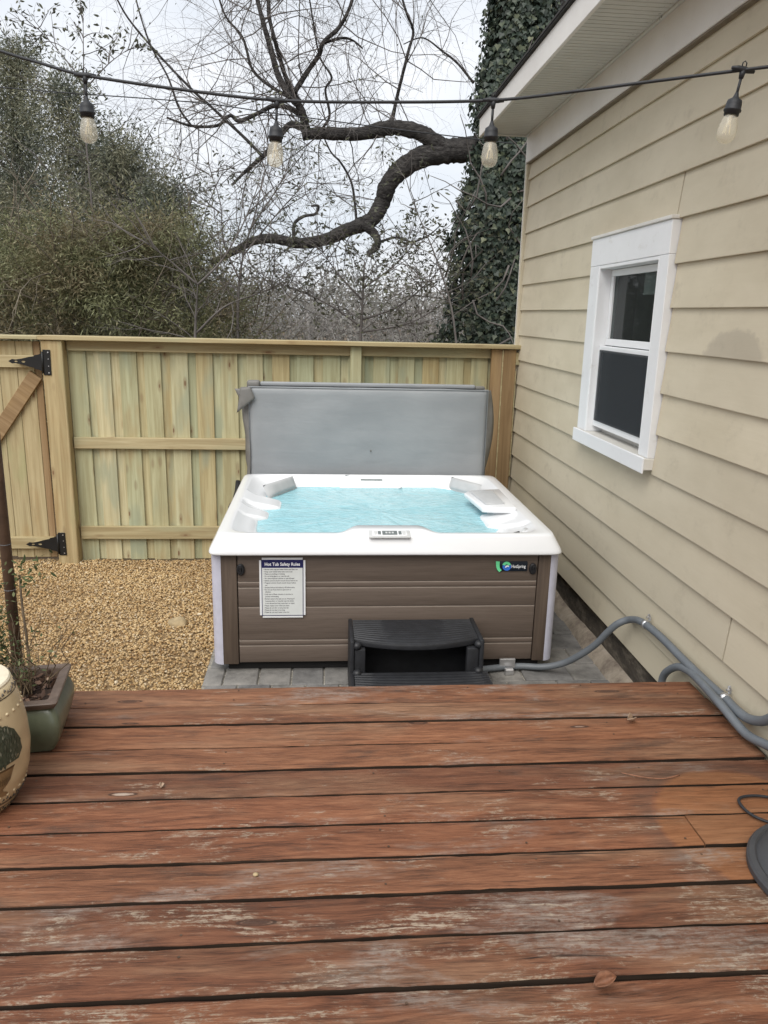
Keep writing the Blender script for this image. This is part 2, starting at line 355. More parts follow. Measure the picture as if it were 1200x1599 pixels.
k = NM('grey_vinyl'); p = k.objc(); a = k.noise(k.scale(p, (1.3, 1.3, 2.0)), 1.3, 4, .55); b = k.noise(p, 260, 2); w = k.noise(k.scale(p, (2.2, 2, 7)), 1.5, 3, .5, .4)
col = k.mix(k.step(a, .3, .7), (.235, .250, .262), (.285, .298, .310)); k.bump(k.math('ADD', k.math('MULTIPLY', w, 1.0), k.math('MULTIPLY', b, .08)), .30, .012); M['vinyl'] = k.fin(col, .48, 0, .4)
M['vinyl_taupe'] = plain('taupe_vinyl', (.155, .15, .14), .55, 0, .15, 6, .2)
# water: aerated and tinted by the turquoise light-scattering in it
k = NM('tub_water'); p = k.pos()
w1 = k.noise(p, 3.2, 3, .5, .8); w2 = k.noise(k.scale(p, (14, 22, 10)), 1, 4, .6, 1.2); cl = k.noise(p, 1.6, 4, .55)
col = k.ramp(k.math('ADD', k.math('MULTIPLY', cl, .55), k.math('MULTIPLY', w2, .45)), [(.32, (.35, .70, .79)), (.5, (.46, .80, .88)), (.7, (.62, .89, .94))])
foam = k.step(k.noise(k.scale(p, (26, 40, 10)), 1, 3, .65, .6), .64, .76); col = k.mix(k.math('MULTIPLY', foam, k.math('MULTIPLY', k.step(cl, .42, .60), .5)), col, (.78, .92, .95))
k.bump(k.math('ADD', w1, k.math('MULTIPLY', w2, .7)), .6, .035); k.fin(col, .06, 0, .5)
tr = k.n('ShaderNodeBsdfTransparent', Color=(.50, .90, .97)); ms = k.n('ShaderNodeMixShader', i0=.24, i1=k.b.outputs[0], i2=tr.outputs[0]); k.t.links.new(ms.outputs[0], k.out.inputs['Surface'])
M['water'] = k.m

M['conduit'] = plain('grey_conduit', (.135, .15, .165), .5, 0, .08, 10, .1)
M['galv'] = plain('galvanised_steel', (.62, .62, .63), .35, .85, .1)
M['rust_pole'] = plain('brown_pole', (.085, .050, .030), .7, .1, .35, 9, .4)
M['black_iron'] = plain('black_iron', (.010, .010, .010), .45, .2, .2)
M['cable'] = plain('black_cable', (.016, .018, .022), .6, 0, .2)
M['dark_rubber'] = plain('dark_base_rubber', (.045, .046, .050), .55, 0, .15, 9, .15)
k = NM('glass_pane'); k.b.inputs['Transmission Weight'].default_value = 0; k.fin((.050, .056, .056), .03, 0, .6)
tr = k.n('ShaderNodeBsdfTransparent', Color=(.80, .85, .84)); ms = k.n('ShaderNodeMixShader', i0=.62, i1=k.b.outputs[0], i2=tr.outputs[0]); k.t.links.new(ms.outputs[0], k.out.inputs['Surface']); M['pane'] = k.m
k = NM('insect_screen'); k.fin((.040, .046, .052), .7, 0, .2); tr = k.n('ShaderNodeBsdfTransparent', Color=(1, 1, 1)); ms = k.n('ShaderNodeMixShader', i0=.38, i1=k.b.outputs[0], i2=tr.outputs[0]); k.t.links.new(ms.outputs[0], k.out.inputs['Surface']); M['mesh_screen'] = k.m
M['room'] = plain('dim_room', (.42, .45, .42), .9)
M['blind'] = plain('roller_blind', (.84, .86, .82), .8)
k = NM('bulb_glass'); k.fin((.78, .76, .68), .10, 0, .6); tr = k.n('ShaderNodeBsdfTransparent', Color=(.98, .96, .90)); ms = k.n('ShaderNodeMixShader', i0=.70, i1=k.b.outputs[0], i2=tr.outputs[0]); k.t.links.new(ms.outputs[0], k.out.inputs['Surface']); M['bulb'] = k.m
M['filament'] = plain('filament', (.75, .66, .45), .5)
# ceramics
k = NM('green_glaze'); p = k.objc(); a = k.noise(k.scale(p, (4, 4, 2)), 2, 5, .6); col = k.ramp(a, [(.3, (.070, .084, .052)), (.55, (.115, .132, .086)), (.75, (.15, .165, .115))]); k.bump(a, .1, .01); M['green_glaze'] = k.fin(col, .28, 0, .5)
k = NM('brown_rim'); p = k.objc(); a = k.noise(p, 14, 5, .6); col = k.ramp(a, [(.3, (.075, .052, .038)), (.7, (.16, .115, .09))]); M['brown_rim'] = k.fin(col, .45, 0, .4)
M['cream_glaze'] = plain('cream_glaze', (.52, .42, .26), .25, 0, .12, 6, .05, .5)
M['stool_top'] = plain('pale_stool_top', (.70, .63, .48), .22, 0, .06)
M['stool_dark'] = plain('stool_dark_band', (.055, .040, .025), .35, 0, .5, 40)
k = NM('painted_leaf'); i = k.island(); M['leaf_paint'] = k.fin(k.ramp(i, [(0, (.030, .040, .026)), (.6, (.052, .064, .042)), (.78, (.08, .09, .065)), (1, (.24, .24, .18))]), .4)
M['urn_paint'] = plain('painted_urn', (.19, .125, .06), .4, 0, .3, 30)
M['urn_dark'] = plain('painted_urn_line', (.085, .05, .022), .4)
M['mulch'] = plain('pot_soil', (.045, .025, .016), .95, 0, .5, 25, 1)
k = NM('leaf_litter'); i = k.island(); M['litter'] = k.fin(k.ramp(i, [(0, (.05, .025, .015)), (.5, (.15, .085, .055)), (.85, (.27, .17, .12)), (1, (.42, .30, .22))]), .8)
M['dry_leaf'] = plain('dry_leaf_brown', (.22, .10, .055), .7, 0, .3, 40)
M['pale_leaf'] = plain('dry_leaf_pale', (.42, .30, .21), .7, 0, .25, 40)
# vegetation
def leafmat(name, stops, rough=.55, trans=.25, patch=None):
    k = NM(name); i = k.island(); col = k.ramp(i, stops)
    if patch:       # whole boughs differ in colour: browner old growth, greener young growth
        pn = k.noise(k.pos(), 1.5, 3, .6); col = k.mix(k.step(pn, .40, .56), k.mix(1., col, patch[0], 'MULTIPLY'), k.mix(1., col, patch[1], 'MULTIPLY'))
    k.fin(col, rough, 0, .3)
    tl = k.n('ShaderNodeBsdfTranslucent', Color=col); ms = k.n('ShaderNodeMixShader', i0=trans, i1=k.b.outputs[0], i2=tl.outputs[0]); k.t.links.new(ms.outputs[0], k.out.inputs['Surface']); return k.m
M['ever'] = leafmat('evergreen_leaf', [(0, (.095, .105, .085)), (.4, (.155, .165, .128)), (.75, (.21, .215, .168)), (1, (.31, .305, .255))], patch=((.72, .78, .74), (1.18, 1.14, .98)))  # leaf colour lightened and greyed: haze painted in
M['brush'] = leafmat('brush_leaf', [(0, (.10, .10, .065)), (.4, (.17, .165, .108)), (.8, (.225, .212, .145)), (1, (.33, .31, .235))], patch=((.95, .84, .72), (1.02, 1.12, .86)))  # brush paled as well, its haze put into the colour
M['privet'] = leafmat('privet_leaf', [(0, (.05, .055, .035)), (.6, (.095, .10, .065)), (1, (.15, .155, .10))])
M['ivy'] = leafmat('ivy_leaf', [(0, (.022, .034, .026)), (.4, (.040, .058, .044)), (.75, (.062, .082, .060)), (.95, (.10, .12, .075)), (1, (.17, .18, .11))], .42, .1)
M['plant_leaf'] = leafmat('plant_leaf', [(0, (.045, .065, .025)), (.6, (.085, .115, .045)), (1, (.15, .165, .075))])
k = NM('dark_bark'); p = k.pos(); a = k.noise(k.scale(p, (3, 3, 9)), 3, 6, .7); col = k.ramp(a, [(.3, (.032, .030, .030)), (.5, (.080, .075, .073)), (.62, (.125, .118, .112)), (.75, (.22, .215, .20))]); k.bump(a, 1.0, .12); M['bark'] = k.fin(col, .95, 0, .15)
M['twig'] = plain('twig_grey', (.125, .112, .105), .9, 0, .25, 3, 0)
M['twig_far'] = plain('far_twig_grey', (.26, .245, .235), .95, 0, .15, 1, 0)  # light grey carries painted distance haze
M['stem'] = plain('plant_stem', (.12, .085, .05), .85, 0, .5, 8, 0)
M['twig_pale'] = plain('twig_pale', (.17, .145, .11), .9, 0, .25, 3, 0)
M['trunk_grey'] = plain('trunk_grey_bark', (.075, .066, .060), .95, 0, .35, 3, .8)
M['far_leaf'] = leafmat('far_leaf', [(0, (.15, .15, .135)), (.6, (.20, .195, .175)), (1, (.27, .26, .24))])  # far foliage paled: haze is in the colour, no air volume
M['roof'] = plain('roof_shingle', (.035, .033, .032), .95, 0, .3, 20, .6)
M['lip'] = plain('brown_lip', (.20, .165, .12), .8)
M['house_dark'] = plain('wall_core', (.05, .042, .032), .9)

# ================================================================== ground
me = bpy.data.meshes.new('ground'); bm = bmesh.new()
bmesh.ops.create_grid(bm, x_segments=60, y_segments=60, size=400)
for v in bm.verts:
    v.co.z = -.75 - .3*max(0, min(1, (math.hypot(v.co.x, v.co.y)-60)/100))
bm.to_mesh(me); bm.free()
tag(link('ground', me, M['ground']), kind='structure')

def gz(x, y):   # gravel bed height
    t = max(0, min(1, (y-3.6)/2.8)); t = t*t*(3-2*t)
    return -.432 - .15*t + .018*mnoise.noise(Vector((x*1.1, y*1.1, 0))) + .008*mnoise.noise(Vector((x*4, y*4, 3)))
gb = MB(); nx, ny = 40, 44
for j in range(ny+1):
    for i in range(nx+1):
        x = -4.6+(i/nx)*6.22; y = 2.0+(j/ny)*4.6
        gb.v.append((x, y, gz(x, y)-(.012 if x < -.66 or y > 5.8 else .06)))
for j in range(ny):
    for i in range(nx):
        a = j*(nx+1)+i; gb.f.append((a, a+1, a+nx+2, a+nx+1))
tag(gb.build('gravel_bed', M['grit'], None, True), kind='structure')

# pebbles: real stones, one mesh (nobody could count them)
ico = bmesh.new(); bmesh.ops.create_icosphere(ico, subdivisions=1, radius=1)
iv = np.array([v.co[:] for v in ico.verts]); ifc = np.array([[v.index for v in f.verts] for f in ico.faces]); ico.free()
def pebbles(n, xr, yr, smin, smax, zf, keep):
    V = []; Fc = []; o = 0
    xs = rng.uniform(*xr, n); ys = rng.uniform(*yr, n)
    for x, y in zip(xs, ys):
        if not keep(x, y): continue
        s = rng.uniform(smin, smax)*(1.5 if rng.random() < .06 else 1)
        sc = np.array([rng.uniform(.8, 1.5), rng.uniform(.7, 1.1), rng.uniform(.4, .8)])*s
        q = rng.normal(size=(3, 3)); q, _ = np.linalg.qr(q); tilt = np.array([[math.cos(a_ := rng.uniform(0, 6.28)), -math.sin(a_), 0], [math.sin(a_), math.cos(a_), 0], [0, 0, 1]])
        v = (iv*rng.uniform(.82, 1.15, (len(iv), 1))*sc) @ (q.T if rng.random() < .35 else tilt.T)
        V.append(v+np.array([x, y, zf(x, y)+rng.uniform(-.3, .9)*s*.8])); Fc.append(ifc+o); o += len(iv)
    return arrmesh('gravel', np.concatenate(V), np.concatenate(Fc).ravel(), 3)
def on_pad(x, y):
    return x > -.625+.02*math.sin(y*9)+.012*math.sin(y*31) and y < 5.75
me = pebbles(86000, (-3.5, 1.6), (2.97, 6.52), .0046, .0094, gz, lambda x, y: not on_pad(x, y) and x > -2.0-(y-2.6)*.36 and (x < -.45 or rng.random() < .25))
tag(link('gravel', me, M['gravel']), kind='stuff')

# ================================================================== paved pad, each paver its own piece
pad = tag(empty('paved_pad', (0, 0, -.424)), kind='structure')
b = MB(); b.box(-.645, 1.668, 2.5, 5.72, -.07, -.012); b.build('joint_bed', M['joint'], pad)
yrow = 2.56; row = 0
while yrow < 5.6:
    dep = .213; x = -.63 - (.0 if row % 2 else .09)
    while x < 1.60:
        w = random.choice([.185, .18, .19]) if x < 1.0 else random.choice([.28, .275, .19])
        x1 = min(x+w, 1.61)
        if x1 > 1.55: x1 = 1.64
        if x1-max(x, -.645) > .05:
            bbox('paver', (max(x, -.645)+.004, yrow+.004, -.06), (x1-.004, yrow+dep-.004, random.uniform(-.004, .004)), .006, M['paver'], pad)
        x = x1
    yrow += dep; row += 1

# sandy concrete footing along the wall
b = MB(); prev = None; nseg = 60
for i in range(nseg+1):
    y = 1.6+i*(6.5-1.6)/nseg
    w = .018+.016*mnoise.noise(Vector((y*3, 1, 0)))+.010*mnoise.noise(Vector((y*11, 5, 0)))
    h = -.355+.018*mnoise.noise(Vector((y*2, 9, 0)))+.008*mnoise.noise(Vector((y*14, 9, 0)))
    pts = [(1.70, y, -.70), (1.70, y, h+.01), (1.666, y, h), (1.645-w*.3, y, h-.018), (1.625-w*.7, y, h-.045), (1.61-w, y, -.445)]
    o = len(b.v); b.v += pts
    if prev is not None:
        for j in range(5): b.f.append((prev+j, prev+j+1, o+j+1, o+j))
    prev = o
tag(b.build('concrete_footing', M['ledge'], None, True), kind='structure')

# ================================================================== deck
deck = tag(empty('deck', (0, 0, 0)), kind='structure')
edges = [2.978, 2.822, 2.671, 2.513, 2.363, 2.212, 2.061, 1.908, 1.756, 1.608, 1.454]
while edges[-1] > -1.0: edges.append(edges[-1]-random.uniform(.150, .155))
def plank(x0, x1, y0, y1, seed):
    L = x1-x0; n = max(6, int(L/.03)); vs = []; fs = []; rnd_ = random.Random(seed)
    ph = rnd_.uniform(0, 50); tilt = rnd_.uniform(-.004, .004); cup = rnd_.uniform(-.002, .003); hz = rnd_.uniform(-.0015, .0015)
    W = y1-y0
    prof = [(0, -.036), (0, -.005), (.0015, -.0018), (.006, -.0003), (.5*W, 0), (W-.006, -.0003), (W-.0015, -.0018), (W, -.005), (W, -.036)]
    for i in range(n+1):
        x = x0+L*i/n
        e0 = .0030*mnoise.noise(Vector((x*2.2, ph, 0)))+.0032*mnoise.noise(Vector((x*11, ph, 3))); e1 = .0030*mnoise.noise(Vector((x*2.2, ph+9, 0)))+.0032*mnoise.noise(Vector((x*11, ph, 7)))
        if mnoise.noise(Vector((x*4, ph, 20))) > .42: e1 -= .004*rnd_.random(); e0 += .004*rnd_.random()
        zz = hz+.003*mnoise.noise(Vector((x*.7, ph+4, 0)))
        for q, z in prof:
            t = q/W; y = y0+q+(e0 if t < .25 else (e1 if t > .75 else 0))
            z2 = z+zz+tilt*(t-.5)+cup*(abs(t-.5)*2)**2 - .003*max(0, mnoise.noise(Vector((x*9, q*30+ph, 0))))*(1 if t in (0, 1) else .6)
            vs.append((x, y, z2))
    m_ = len(prof)
    for i in range(n):
        for j in range(m_-1):
            a = i*m_+j; fs.append((a, a+m_, a+m_+1, a+1))
        fs.append((i*m_+m_-1, (i+1)*m_+m_-1, (i+1)*m_, i*m_))
    fs.append(tuple(range(m_))); fs.append(tuple(range(n*m_+m_-1, n*m_-1, -1)))
    me = bpy.data.meshes.new('plank'); me.from_pydata(vs, [], fs); me.update()
    me.materials.append(M['deck']); me.materials.append(M['deck_edge'])      # near-black sides and underside: shade of the gaps put into the colour
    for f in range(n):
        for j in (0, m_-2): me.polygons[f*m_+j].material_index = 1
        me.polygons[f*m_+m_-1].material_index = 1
    return me
DX0, DX1 = -2.7, 1.618
splits = {6: 1.16, 3: None, 13: -.4, 16: .9}
screws = MB()
for i in range(len(edges)-1):
    y1 = edges[i]; y0 = edges[i+1]+(.0165 if i in (0, 3) else random.uniform(.0105, .0145))
    if i == 0: y1 += 0
    cuts = [DX0, DX1]
    if splits.get(i): cuts = [DX0, splits[i], DX1]
    for a, c in zip(cuts[:-1], cuts[1:]):
        o = link('plank', plank(a+(.0015 if a != DX0 else 0), c-(.0015 if c != DX1 else random.uniform(0, .012)), y0, y1, 100+i*3+int(a)), M['deck'], deck)
        autosmooth(o, 50)
    for jx in (-2.2, -1.55, -.95, -.35, .19, .62, 1.12, 1.5):
        for yy in (y0+.03, y1-.03):
            if random.random() < .42:
                cx = jx+random.uniform(-.012, .012); screws.lathe([(.0036, 0), (.0036, .0010), (.002, .0005)], (cx, yy+random.uniform(-.006, .006), .0006), 8)
o = screws.build('screw', M['rust_pole'], deck); tag(o, kind='stuff')
for jx in (-2.2, -1.55, -.95, -.35, .19, .62, 1.12, 1.5):
    b = MB(); b.box(jx-.02, jx+.02, -1.0, 2.93, -.20, -.042); b.build('joist', M['dark_base'], deck)
b = MB(); b.box(DX0+.02, DX1-.01, 2.935, 2.968, -.235, -.040); b.build('rim_joist', M['deck'], deck)
for px in (-2.4, -.9, .45, 1.4):
    b = MB(); b.box(px, px+.09, 2.84, 2.93, -.70, -.20); b.build('deck_post', M['fence_brown'], deck)
b = MB(); b.box(DX0, DX1, -1.0, 2.80, -.66, -.64); b.build('under_deck_soil', M['mulch'], deck)

# ================================================================== house
house = tag(empty('house', (1.65, 3, -.6)), 'cream lap-sided house wall with a white eave and one small white window', 'house')
HM = Matrix.Translation((-1.65, -3, .6))
def hpart(o, parent=house):
    o.parent = parent; return o
WX = 1.65; YB, YE = -1.2, 6.50
def hbox(name, lo, hi, mat, bev=.002, parent=house, off=Vector((1.65, 3, -.6))):
    o = bbox(name, lo, hi, bev, mat, None); o.parent = parent; o.location = Vector(o.location)-off; return o
def siding(y0, y1, z0, z1, lift=0.):
    # lapped board: thick lower edge stands proud of the board below
    t0 = .0185+lift; t1 = .0035
    n = max(2, int((y1-y0)/.25)); vs = []; fs = []
    top = z1+.018
    for i in range(n+1):
        y = y0+(y1-y0)*i/n
        wv = .0022*mnoise.noise(Vector((y*1.3, z0*7, 0))); zb = z0+.0025*mnoise.noise(Vector((y*.9, z0*5, 3)))
        vs += [(WX-t0+wv, y, zb), (WX-t0-.0006+wv, y, zb+.003), (WX-t1, y, top), (WX+.004, y, top), (WX-.008, y, zb)]
    for i in range(n):
        for j in range(5):
            a = i*5+j; c = i*5+(j+1) % 5; fs.append((a, c, c+5, a+5))
    fs.append((4, 3, 2, 1, 0)); q = n*5; fs.append((q, q+1, q+2, q+3, q+4))
    me = bpy.data.meshes.new('siding_board'); me.from_pydata([(x-1.65, y-3, z+.6) for x, y, z in vs], [], fs); me.update()
    return link('siding_board', me, M['siding'], house)
WY0, WY1, WZ0, WZ1 = 3.635, 4.715, .80, 2.0      # outer trim of the window
rows = [(-.17, -.008)] + [(-.008+.2*i, -.008+.2*(i+1)) for i in range(0, 13)] + [(2.592, 2.742)]
seam = {1: [], 2: [2.77], 3: [], 5: [.6], 7: [1.1], 11: [3.655], 12: [1.6], 9: [5.6] and [], 13: [.2]}
for ri, (z0, z1) in enumerate(rows):
    cuts = [YB] + seam.get(ri, []) + [YE-.03]
    segs = list(zip(cuts[:-1], cuts[1:]))
    if z1 > WZ0+.01 and z0 < WZ1-.02:
        new = []
        for a, c in segs:
            if c <= WY0 or a >= WY1: new.append((a, c)); continue
            if a < WY0: new.append((a, WY0-.004))
            if c > WY1: new.append((WY1+.004, c))
        segs = new
    for a, c in segs: siding(a+(.005 if ri in (2, 11) and a != YB else .0022), c-(.005 if ri in (2, 11) and c < YE-.1 else .0022), z0, z1, random.uniform(0, .003))
hbox('wall_core', (1.66, WY1, -.17), (1.90, YE, 2.9), M['house_dark'], 0)
hbox('wall_core', (1.66, YB, -.17), (1.90, WY0, 2.9), M['house_dark'], 0)
hbox('wall_core', (1.66, WY0+.001, -.17), (1.90, WY1-.001, WZ0+.05), M['house_dark'], 0)
hbox('wall_core', (1.66, WY0+.001, WZ1-.08), (1.90, WY1-.001, 2.9), M['house_dark'], 0)
hbox('end_wall', (1.675, YE-.02, -.2), (6.5, YE-.001, 2.9), M['siding'], 0)
hbox('corner_trim', (1.612, YE-.028, -.20), (1.69, YE+.012, 2.74), M['siding'], .004)
hbox('corner_bead', (1.612, YE+.0125, .40), (1.632, YE+.03, 2.74), M['eave_white'], .004)
hbox('foundation', (1.672, YB, -.70), (1.95, YE-.01, -.165), M['foundation'], .004)
hbox('frieze_board', (1.606, YB, 2.722), (1.655, YE+.01, 2.925), M['eave_white'], .003)
hbox('frieze_lip', (1.612, YB, 2.712), (1.65, YE+.008, 2.7215), M['lip'], .001)
# soffit: vinyl with ribs across the eave
s = MB(); yy = YB
while yy < YE-.03:
    s.box(1.245, 1.606, yy, yy+.042, 2.924, 2.940); yy += .0475
o = s.build('soffit_rib', M['soffit'], None); o.parent = house; o.location = (-1.65, -3, .6); tag(o, kind='stuff')
hbox('soffit', (1.244, YB, 2.9302), (1.70, YE, 2.95), M['soffit'], 0)
hbox('soffit_trim', (1.585, YB, 2.914), (1.605, YE-.03, 2.9235), M['soffit'], .002)
hbox('soffit_end_trim', (1.245, YE-.03, 2.912), (1.61, YE+.002, 2.9235), M['soffit'], .003)
hbox('fascia', (1.222, YB, 2.898), (1.243, YE+.012, 3.035), M['eave_white'], .003)
hbox('drip_edge', (1.205, YB, 3.036), (1.30, YE+.03, 3.044), M['roof'], .001)
rb = MB()
for kx in range(10):
    x0 = 1.20+kx*.33; z0 = 3.046+kx*.33*.42
    rb.add([(x0, YB, z0), (x0+.345, YB, z0+.345*.42-.008), (x0+.345, YE+.04, z0+.345*.42-.008), (x0, YE+.04, z0), (x0, YB, z0+.012), (x0, YE+.04, z0+.012), (x0+.345, YB, z0+.345*.42+.004), (x0+.345, YE+.04, z0+.345*.42+.004)],
           [(0, 1, 2, 3), (4, 5, 7, 6), (0, 3, 5, 4), (3, 2, 7, 5), (0, 4, 6, 1)])
o = rb.build('roof', M['roof'], None); o.parent = house; o.location = (-1.65, -3, .6)

# window
win = empty('window', (0, (WY0+WY1)/2-3, WZ0+.6), house); WOFF = Vector((1.65, (WY0+WY1)/2, WZ0))
def wbox(name, lo, hi, mat, bev=.003): return hbox(name, lo, hi, mat, bev, win, WOFF)
TX = 1.600
wbox('head_casing', (TX, WY0, 1.835), (1.66, WY1, WZ1-.012), M['trim_white'])
wbox('drip_cap', (TX-.010, WY0-.006, WZ1-.0115), (1.66, WY1+.006, WZ1+.006), M['sill_worn'])
wbox('side_casing', (TX+.001, WY1-.145, .872), (1.66, WY1, 1.8345), M['trim_white'])
wbox('side_casing', (TX+.001, WY0, .872), (1.66, WY0+.105, 1.8345), M['trim_white'])
wbox('sill', (TX-.012, WY0-.006, .812), (1.70, WY1+.004, .8715), M['sill_worn'])
wbox('sill_apron', (TX-.022, WY0-.008, .795), (TX-.0125, WY1+.006, .874), M['trim_white'])
iy0, iy1 = WY0+.106, WY1-.146
wbox('jamb', (1.602, iy1-.012, .872), (1.72, iy1+.0005, 1.8345), M['trim_white'])
wbox('jamb', (1.602, iy0-.0005, .872), (1.72, iy0+.012, 1.8345), M['trim_white'])
wbox('head_jamb', (1.602, iy0+.013, 1.815), (1.72, iy1-.013, 1.834), M['trim_white'])
wbox('inner_sill', (1.701, iy0+.013, .86), (1.74, iy1-.013, .905), M['sill_worn'])
fy0, fy1 = iy0+.013, iy1-.013
def sash(x, z0, z1, wd):
    wbox('sash_rail', (x, fy0+.001, z1-wd), (x+.03, fy1-.001, z1), M['trim_white'])
    wbox('sash_rail', (x, fy0+.001, z0), (x+.03, fy1-.001, z0+wd*1.1), M['trim_white'])
    wbox('sash_stile', (x+.001, fy0+.001, z0+wd*1.1+.0005), (x+.029, fy0+wd, z1-wd-.0005), M['trim_white'])
    wbox('sash_stile', (x+.001, fy1-wd, z0+wd*1.1+.0005), (x+.029, fy1-.001, z1-wd-.0005), M['trim_white'])
    wbox('pane', (x+.014, fy0+wd+.0005, z0+wd*1.1+.0005), (x+.018, fy1-wd-.0005, z1-wd-.0005), M['pane'], 0)
sash(1.674, 1.385, 1.812, .036); sash(1.640, .908, 1.383, .036)
wbox('insect_screen', (1.634, fy0+.030, .945), (1.636, fy1-.030, 1.36), M['mesh_screen'], 0)
wbox('blind', (1.706, iy0+.015, 1.665), (1.709, iy0+.40, 1.82), M['blind'], 0)
rm = MB(); 
rm.add([(1.905, 2.8, .4), (3.2, 2.8, .4), (3.2, 5.8, .4), (1.905, 5.8, .4), (1.905, 2.8, 2.4), (3.2, 2.8, 2.4), (3.2, 5.8, 2.4), (1.905, 5.8, 2.4)], [(0, 1, 2, 3), (4, 7, 6, 5), (1, 5, 6, 2), (0, 4, 5, 1), (2, 6, 7, 3)])
o = rm.build('room_interior', M['room'], None); o.parent = win; o.location = -WOFF

# ================================================================== fence and gate
FY = 6.44
fence = tag(empty('wooden_fence', (-.2, FY, -.6)), 'new greenish pine board fence with rails and flat cap behind the hot tub', 'fence')
FO = Vector((-.2, FY, -.6))
def fbox(name, lo, hi, mat, bev=.003, rot=None):
    o = bbox(name, lo, hi, bev, mat, fence); o.location = Vector(o.location)-FO
    if rot: o.rotation_euler = rot
    return o
RY0, RY1 = FY+.045, FY+.083          # rails
BY = FY+.085
x = -2.06; i = 0
while x < 1.60:
    w = random.uniform(.135, .145)
    fbox('board', (x, BY, -.58+random.uniform(-.01, .01)), (min(x+w, 1.64), BY+.017, 1.275), M['fence_v'], .003, (0, random.uniform(-.004, .004), 0))
    gap = random.uniform(.055, .075)
    # the recessed board that closes the gap
    fbox('board', (x+w-.03, BY+.0185+.0, -.58), (min(x+w+gap+.03, 1.66), BY+.036, 1.272), M['fence_v'], .003, (0, random.uniform(-.003, .003), 0))
    x += w+gap
fbox('rail', (-2.05, RY0, 1.195), (1.41, RY1, 1.277), M['fence_h'])
fbox('rail', (-2.05, RY0, .398), (1.41, RY1, .492), M['fence_h'])
fbox('rail', (-2.05, RY0, -.385), (1.41, RY1, -.275), M['fence_h'])
fbox('rail', (1.505, RY0, 1.14), (1.63, RY1, 1.277), M['fence_h'])
for xp, wd, mt, yo in ((-2.225, .165, 'fence_post', -.03), (.230, .092, 'fence_v', -.0), (1.408, .092, 'fence_brown', .0)):
    fbox('post', (xp, FY+yo, -.68), (xp+wd, FY+.044 if xp > -2 else FY+.083, 1.276), M[mt], .006)
fbox('post', (1.507, FY-.015, -.68), (1.612, FY+.044, 1.274), M['fence_brown'], .005)
fbox('post_edge_strip', (1.497, FY-.012, -.6), (1.5065, FY+.04, 1.27), M['fence_h'], .002)
fbox('post_edge_strip', (1.613, FY-.01, .2), (1.622, FY+.03, 1.1), M['fence_h'], .002)
fbox('rail_end', (1.6125, FY-.012, 1.15), (1.645, FY+.03, 1.25), M['fence_h'], .003)
fbox('cap_board', (-2.24, FY-.05, 1.278), (1.645, FY+.14, 1.312), M['fence_h'], .004)

GO = Vector((-2.25, FY, -.55))
gate = tag(empty('fence_gate', GO), 'pine yard gate with a diagonal brace hung on the left fence post', 'gate')
def gbox(name, lo, hi, mat, bev=.003, rot=None, parent=gate):
    o = bbox(name, lo, hi, bev, mat, parent); o.location = Vector(o.location)-GO
    if rot: o.rotation_euler = rot
    return o
x = -2.262
for i, w in enumerate((.055, .135, .14, .14, .138, .14, .139, .14, .14)):
    gbox('board', (x-w+.003, FY+.052, -.55+random.uniform(0, .012)), (x, FY+.069, 1.262), M['fence_brown'] if i == 0 else M['gate_v'], .003)
    x -= w
gbox('rail', (-3.40, FY+.016, 1.055), (-2.268, FY+.051, 1.152), M['fence_h'])
gbox('rail', (-3.40, FY+.016, -.462), (-2.268, FY+.051, -.360), M['fence_h'])
bp0 = Vector((-2.30, FY+.033, 1.0)); bp1 = Vector((-3.25, FY+.033, -.32)); dd = bp1-bp0
ang = math.atan2(dd.z, -dd.x)
o = bbox('brace', (-dd.length/2, -.017, -.055), (dd.length/2, .017, .055), .003, M['fence_brown'], gate); o.location = (bp0+bp1)/2-GO; o.rotation_euler = (0, math.atan2(-dd.z, dd.x), 0)
gbox('cap_board', (-3.42, FY-.035, 1.279), (-2.245, FY+.12, 1.309), M['fence_h'], .004)
